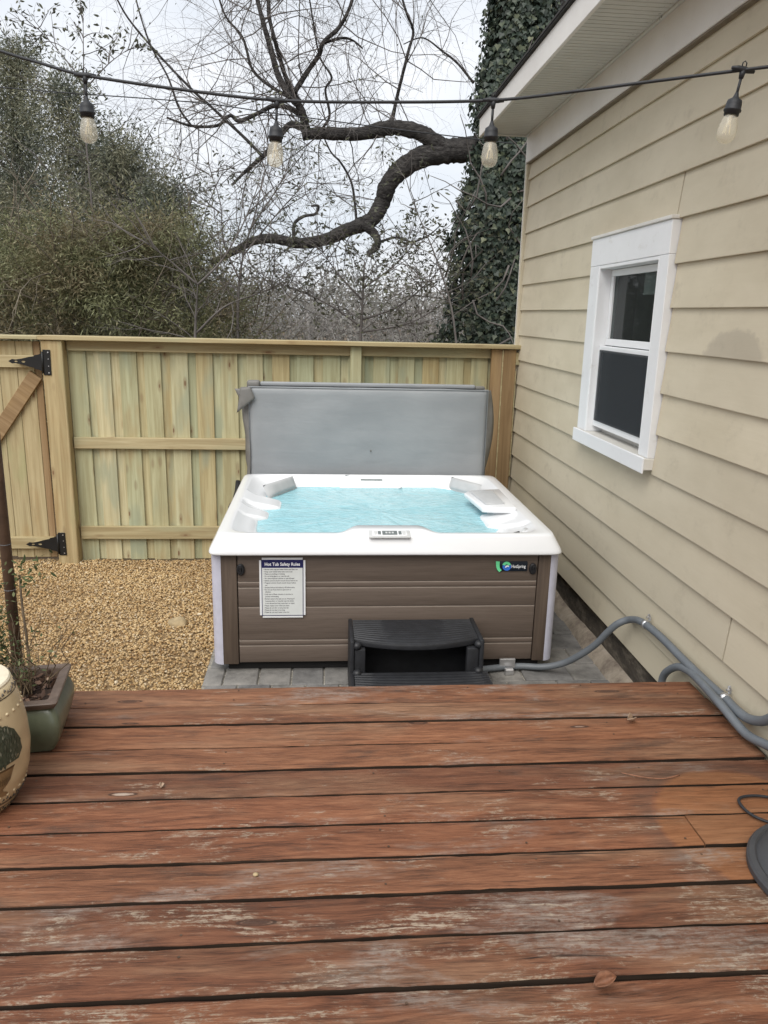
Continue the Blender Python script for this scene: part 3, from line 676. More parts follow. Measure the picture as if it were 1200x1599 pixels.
def hinge(zc, tilt):
    # black T-strap hinge: upright leaf on the post, pointed strap on the rail, with cut slots
    bm = bmesh.new()
    def loop(pts):
        vs = [bm.verts.new((a, 0, c)) for a, c in pts]; return [bm.edges.new((vs[i], vs[(i+1) % len(vs)])) for i in range(len(vs))]
    ed = loop([(.0, .075), (-.03, .06), (-.06, .055), (-.07, .045), (-.10, .04), (-.16, .024), (-.21, .014), (-.235, .018), (-.265, 0), (-.235, -.018), (-.21, -.014), (-.16, -.024), (-.10, -.04), (-.07, -.045), (-.06, -.055), (-.03, -.06), (0, -.075)])
    def ell(cx, cz, rx, rz, n=10): return loop([(cx+rx*math.cos(6.2832*i/n), cz+rz*math.sin(6.2832*i/n)) for i in range(n)])
    ed += ell(-.205, 0, .013, .0055); ed += ell(-.15, 0, .016, .008)
    bmesh.ops.triangle_fill(bm, edges=ed, use_beauty=True)
    g = bmesh.ops.extrude_face_region(bm, geom=bm.faces[:]); 
    for v in [e for e in g['geom'] if isinstance(e, bmesh.types.BMVert)]: v.co.y += .004
    bmesh.ops.recalc_face_normals(bm, faces=bm.faces[:])
    me = bpy.data.meshes.new('hinge'); bm.to_mesh(me); bm.free()
    h = link('hinge', me, M['black_iron'], gate, Vector((-2.216, FY-.036, zc))-GO, (0, tilt, 0))
    lf = bbox('hinge_leaf', (.003, -.002, -.10), (.062, .004, .10), .003, M['black_iron'], h)
    kn_ = MB(); kn_.tube([(0, -.003, -.085), (0, -.003, .085)], .0085, 10); kn_.build('hinge_barrel', M['black_iron'], h, True)
    for zz in (-.08, -.028, .028, .08):
        sc_ = MB(); sc_.tube([(.045, -.0025, zz), (.045, -.0055, zz)], .0055 if abs(zz) > .05 else .004, 8); sc_.build('screw', M['galv'], h)
    sp = bbox('hinge_spacer', (-.20, .0045, -.02), (-.05, .05, .02), 0, M['fence_h'], h)
hinge(1.103, .02); hinge(-.405, -.01)
# neighbouring fence left of the gate, out of the frame, so that a step aside still sees a yard
# ================================================================== hot tub
TC = Vector((.405, 5.30, -.64)); tub = tag(empty('hot_tub', TC), 'square hot tub with white shell, brown panelled sides and bubbling turquoise water', 'hot tub')
def tp(o): o.parent = tub; o.location = Vector(o.location)-TC; return o
def tbox(name, lo, hi, mat, bev=.004, seg=1, rot=None): return tp(bbox(name, lo, hi, bev, mat, None, seg, rot, seg > 1))
N = 640
th = np.linspace(0, 2*np.pi, N, endpoint=False)
def sup(hx0, hx1, hy0, hy1, n):
    c, s_ = np.cos(th), np.sin(th); hx = np.where(c > 0, hx1, hx0); hy = np.where(s_ > 0, hy1, hy0)
    r_ = (np.abs(c/hx)**n+np.abs(s_/hy)**n)**(-1/n); return np.stack([r_*c, r_*s_], 1)
outer = sup(1.078, 1.068, .940, .940, 34)
lipin = sup(.965, .950, .846, .865, 16)
inner = sup(.850, .815, .812, .815, 5.5)
P = inner.copy()
def bump_in(P, mask_c, half, amount, axis, sgn):
    """push the inner outline inward around a place on one side"""
    oth = 1-axis; side = (P[:, axis]*sgn > 0) & (np.abs(P[:, axis]) > .45)
    w = np.clip((half-np.abs(P[:, oth]-mask_c))/(half*.38), 0, 1); w = w*w*(3-2*w)
    P[:, axis] -= np.where(side, sgn*amount*w, 0)
bump_in(P, .0, .33, .060, 1, -1)         # control panel nose at the front
bump_in(P, .16, .15, .13, 0, -1)         # left arm rest
bump_in(P, -.16, .12, .06, 0, -1); bump_in(P, -.30, .22, .10, 0, 1); bump_in(P, -.60, .10, .05, 0, 1)
bump_in(P, .66, .15, .05, 1, 1)
rimz = .254
rings = []
def ring(xy, z): rings.append(np.concatenate([xy, np.full((N, 1), z) if np.isscalar(z) else z[:, None]], 1))
def inset(xy, d):
    L_ = np.linalg.norm(xy, axis=1, keepdims=True); return xy*(1-d/L_)
topo = sup(1.030, 1.020, .897, .905, 30)
nose = np.clip((.30-np.abs(P[:, 0]-0))/.13, 0, 1)*(P[:, 1] < -.4); nose = nose*nose*(3-2*nose)
ring(inset(outer, .05), .138); ring(inset(outer, .008), .139); ring(inset(outer, .001), .143); ring(outer, .150); ring(outer*.9+topo*.1, .166); ring(outer*.12+topo*.88, rimz-.014); ring(topo, rimz-.004); ring(inset(topo, .008), rimz)
lipn = lipin.copy(); lipn[:, 1] += nose*(P[:, 1]-lipin[:, 1]+.0)
ring(lipn*.5+inset(topo, .008)*.5, rimz+.002+.012*nose); e_ = lambda d: inset(P, d)
ring(lipn, rimz+.002+.020*nose); ring(lipn*.93+P*.07, rimz-.002+.016*nose); ring(lipn*.7+P*.3, rimz-.030); ring(lipn*.3+P*.7, rimz-.050); 
ring(e_(.004), rimz-.066); ring(e_(.022), .17); ring(e_(.04), .08); ring(e_(.10), .02); ring(e_(.26), -.10); ring(e_(.34), -.13); ring(e_(.38), -.30); ring(e_(.45), -.42)
V = np.concatenate(rings); nr = len(rings); Fq = []
for i in range(nr-1):
    a = np.arange(N)+i*N; b_ = (np.arange(N)+1) % N+i*N
    Fq.append(np.stack([a, b_, b_+N, a+N], 1))
me = arrmesh('shell', V, np.concatenate(Fq).ravel(), 4)
bm = bmesh.new(); bm.from_mesh(me); bm.verts.ensure_lookup_table(); bm.faces.new([bm.verts[(nr-1)*N+i] for i in range(N)]); bmesh.ops.recalc_face_normals(bm, faces=bm.faces[:]); bm.to_mesh(me); bm.free()
o = link('shell', me, M['acrylic'], None, (TC.x, TC.y, 0), smooth=True); tp(o)
# water
wz = .172; wr = [e_(.0)*s for s in (1.012, .9, .7, .5, .3, .1)]
V = []; 
for q in wr:
    z = np.array([.006*mnoise.noise(Vector((p_[0]*6, p_[1]*9, 1)))+.004*mnoise.noise(Vector((p_[0]*16, p_[1]*22, 4))) for p_ in q])+wz
    V.append(np.concatenate([q, z[:, None]], 1))
V = np.concatenate(V+[np.array([[0, 0, wz]])]); Fq = []
for i in range(5):
    a = np.arange(N)+i*N; b_ = (np.arange(N)+1) % N+i*N; Fq.append(np.stack([a, b_, b_+N, a+N], 1))
me = arrmesh('water', V, np.concatenate(Fq).ravel(), 4)
bm = bmesh.new(); bm.from_mesh(me); bm.verts.ensure_lookup_table()
for i in range(N): bm.faces.new((bm.verts[5*N+i], bm.verts[5*N+(i+1) % N], bm.verts[6*N]))
bmesh.ops.recalc_face_normals(bm, faces=bm.faces[:]); bm.to_mesh(me); bm.free()
tp(link('water', me, M['water'], None, (TC.x, TC.y, 0), smooth=True))
# cabinet
CX0, CX1, CY0, CY1, CZ0, CZ1 = -.640, 1.452, 4.42, 6.19, -.575, .139
tbox('cabinet_core', (CX0+.03, CY0+.03, CZ0), (CX1-.03, CY1-.03, CZ1), M['stile'], 0)
tbox('base_pan', (CX0+.06, CY0+.055, -.64), (CX1-.06, CY1-.05, CZ0-.0005), M['dark_base'], .004)
zl = [CZ0, -.461, -.426, -.209, -.084, -.047, CZ1-.002]
for a, c in zip(zl[:-1], zl[1:]):
    tbox('front_panel', (-.503, CY0+.002, a+.004), (1.328, CY0+.031, c-.004), M['panel'], .005, 2)
tbox('panel_groove', (-.503, CY0+.010, CZ0+.002), (1.328, CY0+.029, CZ1-.004), M['groove'], 0)
for z in zl[1:-1]:
    b = MB(); b.box(-.502, 1.327, CY0+.0035, CY0+.0095, z-.0045, z+.0003); tp(b.build('panel_lip', M['groove']))
for sx0, sx1 in ((-.612, -.508), (1.333, 1.424)):
    tbox('corner_stile', (sx0, CY0-.002, CZ0-.006), (sx1, CY0+.030, CZ1-.001), M['stile'], .005, 2)
for y0 in np.arange(CY0+.12, CY1-.1, .3):
    for xx in (CX0-.002, CX1-.026):
        tbox('side_panel', (xx, y0, CZ0), (xx+.028, y0+.294, CZ1-.002), M['panel'], .005)
def corner_trim(cx, cy, sx, sy):
    pts = []; n_ = 8
    for i in range(n_+1):
        a = math.pi/2*i/n_; pts.append((cx-sx*(.062-.062*math.cos(a)), cy-sy*(.062-.062*math.sin(a))))
    pin = [(cx-sx*.062, cy-sy*.022), (cx-sx*.030, cy-sy*.030), (cx-sx*.022, cy-sy*.062)]
    poly = pts+pin; b = MB(); m_ = len(poly)
    b.add([(x, y, CZ0-.006) for x, y in poly]+[(x, y, .1365) for x, y in poly], [(i, (i+1) % m_, (i+1) % m_+m_, i+m_) for i in range(m_)]+[tuple(range(m_-1, -1, -1)), tuple(range(m_, 2*m_))])
    o = tp(b.build('corner_trim', M['corner'])); bm = bmesh.new(); bm.from_mesh(o.data); bmesh.ops.recalc_face_normals(bm, faces=bm.faces[:]); bm.to_mesh(o.data); bm.free(); autosmooth(o, 40)
corner_trim(-.663, CY0-.004, -1, -1); corner_trim(1.470, CY0-.004, 1, -1); corner_trim(-.663, CY1+.004, -1, 1); corner_trim(1.470, CY1+.004, 1, 1)
# cover locks
for lx in (-.484, 1.297):
    b = MB(); n_ = 20
    vs = []
    for rr_, yy in ((1, 0), (1, -.010), (.8, -.016), (.42, -.016), (.36, -.010)):
        vs += [(lx+rr_*.024*math.cos(6.2832*i/n_), CY0+yy, .036+rr_*.036*math.sin(6.2832*i/n_)) for i in range(n_)]
    b.add(vs, [(i+q*n_, (i+1) % n_+q*n_, (i+1) % n_+(q+1)*n_, i+(q+1)*n_) for q in range(4) for i in range(n_)]+[tuple(range(4*n_, 5*n_))])
    o = tp(b.build('cover_lock', M['black_plastic']))
    for dx in (-.004, .004):
        pass
    bb = bbox('lock_tab', (lx-.005, CY0-.022, .018), (lx+.005, CY0-.009, .054), .003, M['black_plastic'], o); bb.location = Vector(bb.location)
# brand badge
bdg = tbox('logo_badge', (1.075, CY0-.006, .020), (1.262, CY0+.001, .084), M['navy'], .004, 2)
BL = Vector(((1.075+1.262)/2, CY0-.0025, .052))
def badge_poly(pts, mat, name, y=-.0052):
    b = MB(); n_ = len(pts)//2
    vs = [(x_-BL.x, y-.001, z_-BL.z) for x_, z_ in pts]; b.add(vs, [(i, i+1, len(pts)-2-i, len(pts)-1-i) for i in range(n_-1)])
    return b.build(name, mat, bdg)
us = [(1.062, .086), (1.064, .06), (1.068, .042), (1.076, .026), (1.088, .016)]; ui = [(1.086, .084), (1.086, .062), (1.087, .048), (1.092, .038), (1.101, .028)]
badge_poly(us+ui[::-1], M['mint'], 'badge_crescent')
def disc_pts(cx, cz, r0, r1, a0, a1, n_=14):
    A = [a0+(a1-a0)*i/n_ for i in range(n_+1)]
    return [(cx+r1*math.cos(a), cz+r1*math.sin(a)) for a in A]+[(cx+r0*math.cos(a), cz+r0*math.sin(a)) for a in A][::-1]
badge_poly(disc_pts(1.132, .052, .0, .027, 2.6, 6.6), M['blue_print'], 'badge_swirl')
badge_poly(disc_pts(1.130, .056, .010, .027, .2, 2.9), M['mint'], 'badge_swirl', -.0056)
badge_poly(disc_pts(1.134, .047, .004, .013, .3, 3.4), M['white_print'], 'badge_swirl', -.006)
def text(name, s_, size, loc, mat, parent, align='LEFT', ext=.0003, bold=0., sx=1.):
    cu = bpy.data.curves.new(name, 'FONT'); cu.body = s_; cu.size = size; cu.align_x = align; cu.extrude = ext; cu.offset = bold; cu.resolution_u = 2
    cu.materials.append(mat); tmp = bpy.data.objects.new(name+'_outline', cu); C.objects.link(tmp); dg = bpy.context.evaluated_depsgraph_get(); me = bpy.data.meshes.new_from_object(tmp.evaluated_get(dg)); bpy.data.objects.remove(tmp)
    me.name = name; o = bpy.data.objects.new(name, me); C.objects.link(o); o.parent = parent; o.location = loc; o.rotation_euler = (R(90), 0, 0); o.scale = (sx, 1, 1)
    if not me.materials: me.materials.append(mat)
    return o
text('badge_lettering', 'HotSpring', .0285, (1.1605-BL.x, -.0055, .043-BL.z), M['white_print'], bdg, bold=.0004, sx=.76)
# control panel, lying on the rounded front edge
cp = empty('control_panel', Vector((.405, 4.405, .243))-TC, tub); cp.rotation_euler = (R(16), 0, 0)
bbox('panel_bezel', (-.125, -.030, .006), (.125, .052, .016), .012, M['light_grey'], cp, 2, smooth=True)
bbox('panel_face', (-.105, -.018, .0163), (.105, .042, .020), .006, M['acrylic'], cp, 2, smooth=True)
bbox('display', (-.045, -.010, .0203), (.045, .034, .0225), .003, M['screen'], cp)
for bx in (-.085, -.062, .062, .085):
    bbox('button', (bx-.009, -.006, .0203), (bx+.009, .030, .0235), .004, M['screen'] if abs(bx) < .07 else M['light_grey'], cp)
for q in range(3): bbox('display_segment', (-.026+q*.019, .004, .0226), (-.014+q*.019, .022, .0230), 0, M['pillow'], cp)
# headrest pillows in the corners and the filter lid
def quadpad(name, pts, th_, mat, wave=.0):
    """padded slab through four corner points, thickness along its normal"""
    p = [Vector(q) for q in pts]; nrm = (p[1]-p[0]).cross(p[3]-p[0]).normalized(); n_ = 10; b = MB()
    for lay in (0, 1):
        for j in range(n_+1):
            for i in range(n_+1):
                u, v = i/n_, j/n_; q = p[0]*(1-u)*(1-v)+p[1]*u*(1-v)+p[2]*u*v+p[3]*(1-u)*v
                h = th_*(1-(abs(2*u-1)**6))*(1-(abs(2*v-1)**6)) if lay else 0
                b.v.append(tuple(q+nrm*h))
    m_ = n_+1
    for j in range(n_):
        for i in range(n_):
            a = m_*m_+j*m_+i; b.f.append((a, a+1, a+m_+1, a+m_)); a = j*m_+i; b.f.append((a, a+m_, a+m_+1, a+1))
    for i in range(n_):
        for a, c in ((i, i+1), (n_*m_+i+1, n_*m_+i), ((i+1)*m_, i*m_), (i*m_+n_, (i+1)*m_+n_)):
            b.f.append((a, c, c+m_*m_, a+m_*m_))
    return tp(b.build(name, mat, None, True))
quadpad('pillow', [(-.40, 5.66, .17), (-.20, 6.04, .17), (-.235, 6.085, .262), (-.445, 5.72, .262)], .028, M['pillow'])
quadpad('pillow', [(1.02, 6.04, .17), (1.21, 5.74, .17), (1.245, 5.79, .262), (1.055, 6.085, .262)], .028, M['pillow'])
quadpad('filter_lid', [(.14, 6.055, .168), (.65, 6.055, .168), (.60, 6.135, .262), (.19, 6.135, .262)], .008, M['acrylic'])
tbox('filter_slot', (.31, 6.090, .226), (.49, 6.118, .236), M['screen'], .003, 1)
# right-hand arm ledge with a grey pad, seat backs and lips moulded in the shell
def ledge(name, poly, z0, z1, mat, tilt=0.):
    bm = bmesh.new(); vs = [bm.verts.new((x_, y_, z1+tilt*(x_-1.1))) for x_, y_ in poly]; f = bm.faces.new(vs)
    g = bmesh.ops.extrude_face_region(bm, geom=[f])
    for v in [e for e in g['geom'] if isinstance(e, bmesh.types.BMVert)]: v.co.z = z0
    bmesh.ops.recalc_face_normals(bm, faces=bm.faces[:]); bmesh.ops.bevel(bm, geom=bm.edges[:], offset=.010, segments=3, affect='EDGES', profile=.5)
    me = bpy.data.meshes.new(name); bm.to_mesh(me); bm.free(); o = tp(link(name, me, mat)); autosmooth(o, 40); return o
ledge('arm_ledge', [(1.055, 5.52), (1.10, 5.06), (1.33, 5.02), (1.34, 5.60), (1.12, 5.60)], .225, .262, M['acrylic'], .05)
ledge('arm_support', [(1.17, 5.52), (1.19, 5.10), (1.33, 5.04), (1.34, 5.58)], .0, .2245, M['acrylic'])
ledge('arm_pad', [(1.10, 5.50), (1.135, 5.12), (1.27, 5.12), (1.27, 5.50)], .255, .275, M['pillow'], .05)
for jx, jy, jz in ((-.22, 5.86, .145), (-.15, 5.78, .140), (-.08, 5.88, .140), (-.18, 5.66, .138), (.95, 5.90, .145), (1.04, 5.82, .14), (.98, 5.74, .14), (.22, 5.98, .15), (.62, 5.98, .15)):
    b = MB(); b.lathe([(.016, 0), (.020, .004), (.017, .010), (.007, .008)], (jx, jy, jz), 14); tp(b.build('jet', M['screen'], None, True))
b = MB(); b.tube([(1.26, 4.60, .20), (1.30, 4.63, .225)], .018, 12); tp(b.build('diverter_knob', M['light_grey'], None, True))
b = MB(); b.tube([(1.205, 4.585, .212), (1.245, 4.60, .217)], .008, 8); tp(b.build('diverter_lever', M['black_plastic'], None, True))

# safety sign
sg = tag(empty('safety_sign', (-.236, CY0-.002, -.273)), 'white Hot Tub Safety Rules sign with blue heading stuck to the tub front', 'sign')
SO = Vector((-.236, CY0-.002, -.273))
bm = bmesh.new(); bmesh.ops.create_cube(bm, size=1)
for v in bm.verts: v.co = Vector((v.co.x*.275, v.co.y*.003, v.co.z*.383))
bmesh.ops.bevel(bm, geom=[e for e in bm.edges if abs(e.verts[0].co.y-e.verts[1].co.y) > .001], offset=.016, segments=4, affect='EDGES')
me = bpy.data.meshes.new('sign_plate'); bm.to_mesh(me); bm.free(); link('sign_plate', me, M['trim_white'], sg, (0, -.0025, .192))
def sgb(name, x0, x1, z0, z1, mat, y=-.0052):
    b = MB(); b.box(x0, x1, y-.0004, y+.0006, z0, z1); return b.build(name, mat, sg)
sgb('sign_border', -.1255, .1255, .013, .371, M['sign_blue'])
sgb('sign_field', -.121, .121, .0175, .320, M['sign_white'], -.0058)
text('sign_heading', 'Hot Tub Safety Rules', .0285, (0, -.0062, .334), M['white_print'], sg, 'CENTER', .0002, .0007, .86)
rules = ['Shower with soap and water before and after use', 'Keep cover locked when tub is not in use', 'Please no smoking or drinking', 'Do not bring glass in or near the tub', 'No unaccompanied children or pets allowed', 'Elderly persons should consult doctor before use', 'Pregnant women should consult doctor before', '   use', 'Shower lotions and make-up off before entry', 'Do not use if you have an open sore or', '   infection', 'Limit use to fifteen minutes at one time to', '   prevent overheating', 'Remain seated when jets are on. Wearing of', '   loose jewellery or long hair near the drains', '   is not allowed and may cause harm or injury', 'Please replace cover when you leave', 'Please do not dive or jump into tub', 'Please do not stay in too long', 'Please do not use if water is too hot']
zz = .3065
for t_ in rules:
    lab = t_.strip(); ind = t_.startswith(' ')
    text('sign_rule', ('' if ind else '\u2022 ')+lab, .0118, (-.112+(.008 if ind else 0), -.0062, zz), M['ink'], sg, 'LEFT', .0001, .00028, .83)
    zz -= .0142 if not ind else .0150

# cover folded upright behind the tub
KO = Vector((.40, 6.30, .2)); cov = tag(empty('tub_cover', KO), 'grey vinyl hot tub cover folded and standing upright behind the tub', 'cover')
def kbox(name, lo, hi, mat, bev, seg=3, rot=None): 
    o = bbox(name, lo, hi, bev, mat, cov, seg, rot, True); o.location = Vector(o.location)-KO; return o
def sagpanel(name, x0, x1, y0, y1, z0, z1, mat):
    nx_, nz_ = 48, 28; b = MB()
    for lay, yb in ((0, y0), (1, y1)):
        for j in range(nz_+1):
            for i in range(nx_+1):
                u, v = i/nx_, j/nz_; ed = min(u*(x1-x0), (1-u)*(x1-x0), v*(z1-z0), (1-v)*(z1-z0)); rd = .012*max(0, 1-ed/.018)**2
                pil = .006*(math.sin(math.pi*u)**.5)*(math.sin(math.pi*v)**.5)
                w_ = .0030*mnoise.noise(Vector((u*5, v*9, 2)))+.0022*mnoise.noise(Vector((u*3, v*30, 6)))*max(0, 1-u*3.5)*1.6
                y_ = yb+(rd-pil+w_ if lay == 0 else -rd)
                b.v.append((x0+(x1-x0)*u-KO.x, y_-KO.y, z0+(z1-z0)*v+(.004*mnoise.noise(Vector((u*7, 0, 1))) if j == nz_ else 0)-KO.z))
    m_ = nx_+1; S = m_*(nz_+1)
    for j in range(nz_):
        for i in range(nx_):
            a = j*m_+i; b.f.append((a, a+1, a+m_+1, a+m_)); b.f.append((a+S, a+S+m_, a+S+m_+1, a+S+1))
    for i in range(nx_): b.f.append((i, i+S, i+1+S, i+1)); t0 = nz_*m_+i; b.f.append((t0, t0+1, t0+1+S, t0+S))
    for j in range(nz_): a = j*m_; b.f.append((a, a+m_, a+m_+S, a+S)); a += nx_; b.f.append((a, a+S, a+m_+S, a+m_))
    return b.build(name, mat, cov, True)
sagpanel('front_half', -.592, 1.362, 6.262, 6.325, .10, .952, M['vinyl'])
sagpanel('rear_half', -.570, 1.345, 6.330, 6.400, .10, .965, M['vinyl'])
pp_ = MB(); c0_, c1_, d0_, d1_ = -.588-KO.x, 1.358-KO.x, .10-KO.z, .948-KO.z
pp_.tube([(c0_, 6.266-KO.y, d0_), (c0_, 6.266-KO.y, d1_), (c1_, 6.266-KO.y, d1_), (c1_, 6.266-KO.y, d0_)], .0045, 8); pp_.build('piping', M['vinyl'], cov, True)
kbox('hinge_fold', (-.50, 6.300, .954), (1.255, 6.345, .988), M['vinyl'], .012)
kbox('fold_end', (-.605, 6.285, .940), (-.500, 6.365, .998), M['vinyl_taupe'], .02)
kbox('fold_end', (1.256, 6.305, .950), (1.335, 6.345, .978), M['vinyl_taupe'], .01)
def sheet(name, grid, mat, th_=.004):
    """grid[j][i] of points -> cloth sheet with thickness"""
    b = MB(); nj, ni = len(grid), len(grid[0])
    for g_ in grid:
        for q in g_: b.v.append(tuple(Vector(q)-KO))
    for j in range(nj-1):
        for i in range(ni-1): a = j*ni+i; b.f.append((a, a+1, a+ni+1, a+ni))
    o = b.build(name, mat, cov, True); md = o.modifiers.new('thickness', 'SOLIDIFY'); md.thickness = th_; return o
g_ = []
for j in range(13):
    v = j/12; z_ = .955-.80*v
    out = .055*math.sin(math.pi*min(1, v*1.15))**.8 if v < .87 else .055*math.sin(math.pi)*0+.015
    g_.append([(-.585-u*(.02+out*(.7+.3*math.sin(v*9))), 6.268+u*.035+.012*math.sin(v*7+u*3), z_) for u in (0, .33, .66, 1)])
sheet('skirt', g_, M['vinyl_taupe'])
g_ = []
for j in range(13):
    v = j/12; z_ = .945-.80*v; out = .060*math.sin(math.pi*min(1, .12+v))**.9 if v < .88 else .012
    g_.append([(1.355+u*(.012+max(0, out)), 6.275+u*.05+.01*math.sin(v*8+u*2), z_) for u in (0, .33, .66, 1)])
sheet('skirt', g_, M['vinyl_taupe'])
# turned-down corner flap at the left end
def flap(a, b_, c, d, n_=6):
    a, b_, c, d = map(Vector, (a, b_, c, d)); g2_ = []
    for j in range(n_+1):
        v = j/n_; l_ = a.lerp(d, v); r_ = b_.lerp(c, v); row_ = []
        for i in range(n_+1):
            u = i/n_; q = l_.lerp(r_, u); q.y -= .010*math.sin(math.pi*u)*math.sin(math.pi*v*.8)+.006*v; row_.append(tuple(q))
        g2_.append(row_)
    return g2_
sheet('corner_flap', flap((-.648, 6.252, .948), (-.572, 6.250, .950), (-.535, 6.244, .862), (-.682, 6.246, .742)), M['vinyl_taupe'])
sheet('corner_flap', flap((-.702, 6.29, .930), (-.640, 6.30, .930), (-.645, 6.30, .86), (-.655, 6.30, .838)), M['vinyl_taupe'])
tg = MB(); tg.box(-.006, .006, 6.248-KO.y, 6.254-KO.y, .435-KO.z, .447-KO.z); o = tg.build('care_tag', M['vinyl_taupe'], cov); o.location.x = 0
# lifter bracket on the left side
lf = tag(empty('cover_lifter', (-.70, 5.9, -.1)), 'black steel cover lifter bracket on the far left side of the tub', 'bracket')
b = MB(); b.tube([(.0, .15, .37), (-.005, .10, .30), (-.012, -.02, .25), (-.012, -.16, .21)], .02, 8); b.build('lifter_arm', M['black_iron'], lf, True)
bbox('mounting_plate', (-.030, -.22, .05), (.018, .06, .27), .01, M['black_iron'], lf)
bbox('pivot_block', (-.045, -.20, .15), (-.005, -.07, .25), .012, M['black_iron'], lf, 2)

TS = .9
for root_, loc_ in ((tub, (.3645, 4.770, -.423)), (sg, (-.2124, 3.9762, -.0927)), (cov, (.360, 5.670, .333)), (lf, (-.600, 5.330, .018))):
    root_.scale = (TS, TS, TS); root_.location = loc_
# ================================================================== tub steps
SO_ = Vector((.53, 4.15, -.64)); stp = tag(empty('tub_steps', SO_), 'black plastic two-tread step with ribbed tops in front of the hot tub', 'step')
def tread(x0, x1, yb, yf, z, bow):
    n_ = 26; b = MB(); ribs = 11
    rows_ = []
    for j in range(ribs*4+1):
        v = j/(ribs*4); row_ = []
        hr = .0045*(1 if (j % 4) in (1, 2) else 0)
        for i in range(n_+1):
            u = i/n_; y = yb+(yf-yb)*v - bow*v*(1-(2*u-1)**2); row_.append((x0+(x1-x0)*u, y, z+hr-.006*(v**6)))
        rows_.append(row_)
    last = rows_[-1]; rows_.append([(x, y-.004, z-.015) for x, y, _ in last]); rows_.append([(x, y-.002, z-.035) for x, y, _ in last]); rows_.append([(x, yb, z-.035) for x, y, _ in last])
    for r_ in rows_: b.v += [(x-SO_.x, y-SO_.y, zz-SO_.z) for x, y, zz in r_]
    m_ = n_+1
    for j in range(len(rows_)-1):
        for i in range(n_): a = j*m_+i; b.f.append((a, a+m_, a+m_+1, a+1))
    o = b.build('tread', M['black_step'], stp); autosmooth(o, 30); return o
tread(.186, .905, 4.36, 4.085, -.272, .085)
tread(.186, .955, 4.02, 3.72, -.455, .085)
def sbox(name, lo, hi, bev=.008): 
    o = bbox(name, lo, hi, bev, M['black_step'], stp, 2, smooth=True); o.location = Vector(o.location)-SO_; return o
for x0, x1 in ((.161, .185), (.906, .932)):
    sbox('side_panel', (x0, 4.02, -.64), (x1, 4.37, -.262)); sbox('side_panel', (x0, 3.68, -.64), (x1+(.02 if x0 > .5 else 0), 4.018, -.452))
for x0, x1 in ((.186, .25), (.835, .905)):
    sbox('front_leg', (x0, 4.03, -.64), (x1, 4.075, -.315))
sbox('rear_panel', (.196, 4.30, -.60), (.895, 4.325, -.32))
for kx, ky, kz in ((.200, 4.045, -.295), (.905, 4.045, -.293), (.203, 4.015, -.452), (.905, 4.02, -.448), (.200, 3.70, -.47), (.92, 3.70, -.47)):
    b = MB(); b.lathe([(.022, -.02), (.027, -.008), (.026, .006), (.017, .016), (.006, .019)], (kx-SO_.x, ky-SO_.y, kz-SO_.z), 14); b.build('corner_knob', M['black_step'], stp, True)

stp.scale = (TS, TS, TS); stp.location = (.477, 3.735, -.423)
# ================================================================== electrical conduits
def conduit(label, pts, rad, clips=()):
    P_ = catmull(pts, 8); base = P_[0]; root = tag(empty('conduit', base), label, 'pipe', 'grey electrical conduits along the house wall')
    b = MB(); b.tube([q-base for q in P_], rad, 12); b.build('pipe', M['conduit'], root, True)
    for ci in clips:
        q = P_[ci]; t = (P_[min(ci+1, len(P_)-1)]-P_[ci-1]).normalized(); c_ = MB()
        c_.tube([q-base-t*.011, q-base+t*.011], rad+.0035, 12); cl = c_.build('clip', M['galv'], root, True)
        e = MB(); nrm = Vector((0, -t.z, t.y)).normalized(); nrm = nrm if nrm.z > 0 else -nrm
        a0 = q-base+nrm*(rad+.002)+Vector((.018, 0, 0)); e.tube([a0, a0+nrm*.018, a0+nrm*.030+Vector((-.006, 0, 0))], .007, 6); e.build('clip_ear', M['galv'], cl)
        s_ = MB(); s_.tube([a0+nrm*.016, a0+nrm*.016+Vector((-.016, 0, 0))], .005, 8); s_.build('clip_screw', M['galv'], cl)
    return root
CXw = 1.602
def wpt(px, py, x=CXw): return atx(px, py, x)
g_pts = [Vector((.27, 3.96, -.39)), Vector((.47, 3.90, -.398)), Vector((.765, 3.91, -.400)), atz(800, 1041, -.400), at(848, 1042, 3.925), at(880, 1036, 3.88), at(905, 1024, 3.82), at(930, 1007, 3.76), at(950, 987, 3.70), at(966, 974, 3.66), at(985, 968, 3.62), wpt(1003, 972), wpt(1030, 993), wpt(1066, 1029), wpt(1104, 1066), wpt(1132, 1091), wpt(1150, 1109), wpt(1166, 1121), wpt(1182, 1126), wpt(1200, 1124), wpt(1230, 1105), wpt(1270, 1080)]
conduit('grey conduit running from the tub base, over the footing and up the wall', g_pts, .0185, (90, 120))
l_pts = [wpt(1033, 1100, 1.585), wpt(1033, 1072, 1.585), wpt(1037, 1055, 1.585), wpt(1048, 1045, 1.588), wpt(1062, 1042, 1.59), wpt(1078, 1050, 1.592), wpt(1092, 1063, 1.58), wpt(1112, 1085, 1.565), wpt(1132, 1108, 1.565), wpt(1150, 1130, 1.575), wpt(1170, 1150, 1.585), wpt(1200, 1165, 1.592), wpt(1240, 1185, 1.592), wpt(1300, 1215, 1.592)]
conduit('grey conduit with a short loop rising behind the deck edge, lower of the two', l_pts, .0175)
b = MB(); 
db = tag(empty('wiring_plate', (1.053, 3.955, -.395)), 'small grey metal plate on the conduit at the tub foot', 'plate')
bbox('plate', (-.045, -.008, -.005), (.045, .008, .05), .002, M['galv'], db); bbox('plate_clamp', (-.02, -.05, -.03), (.03, -.02, .004), .004, M['galv'], db)

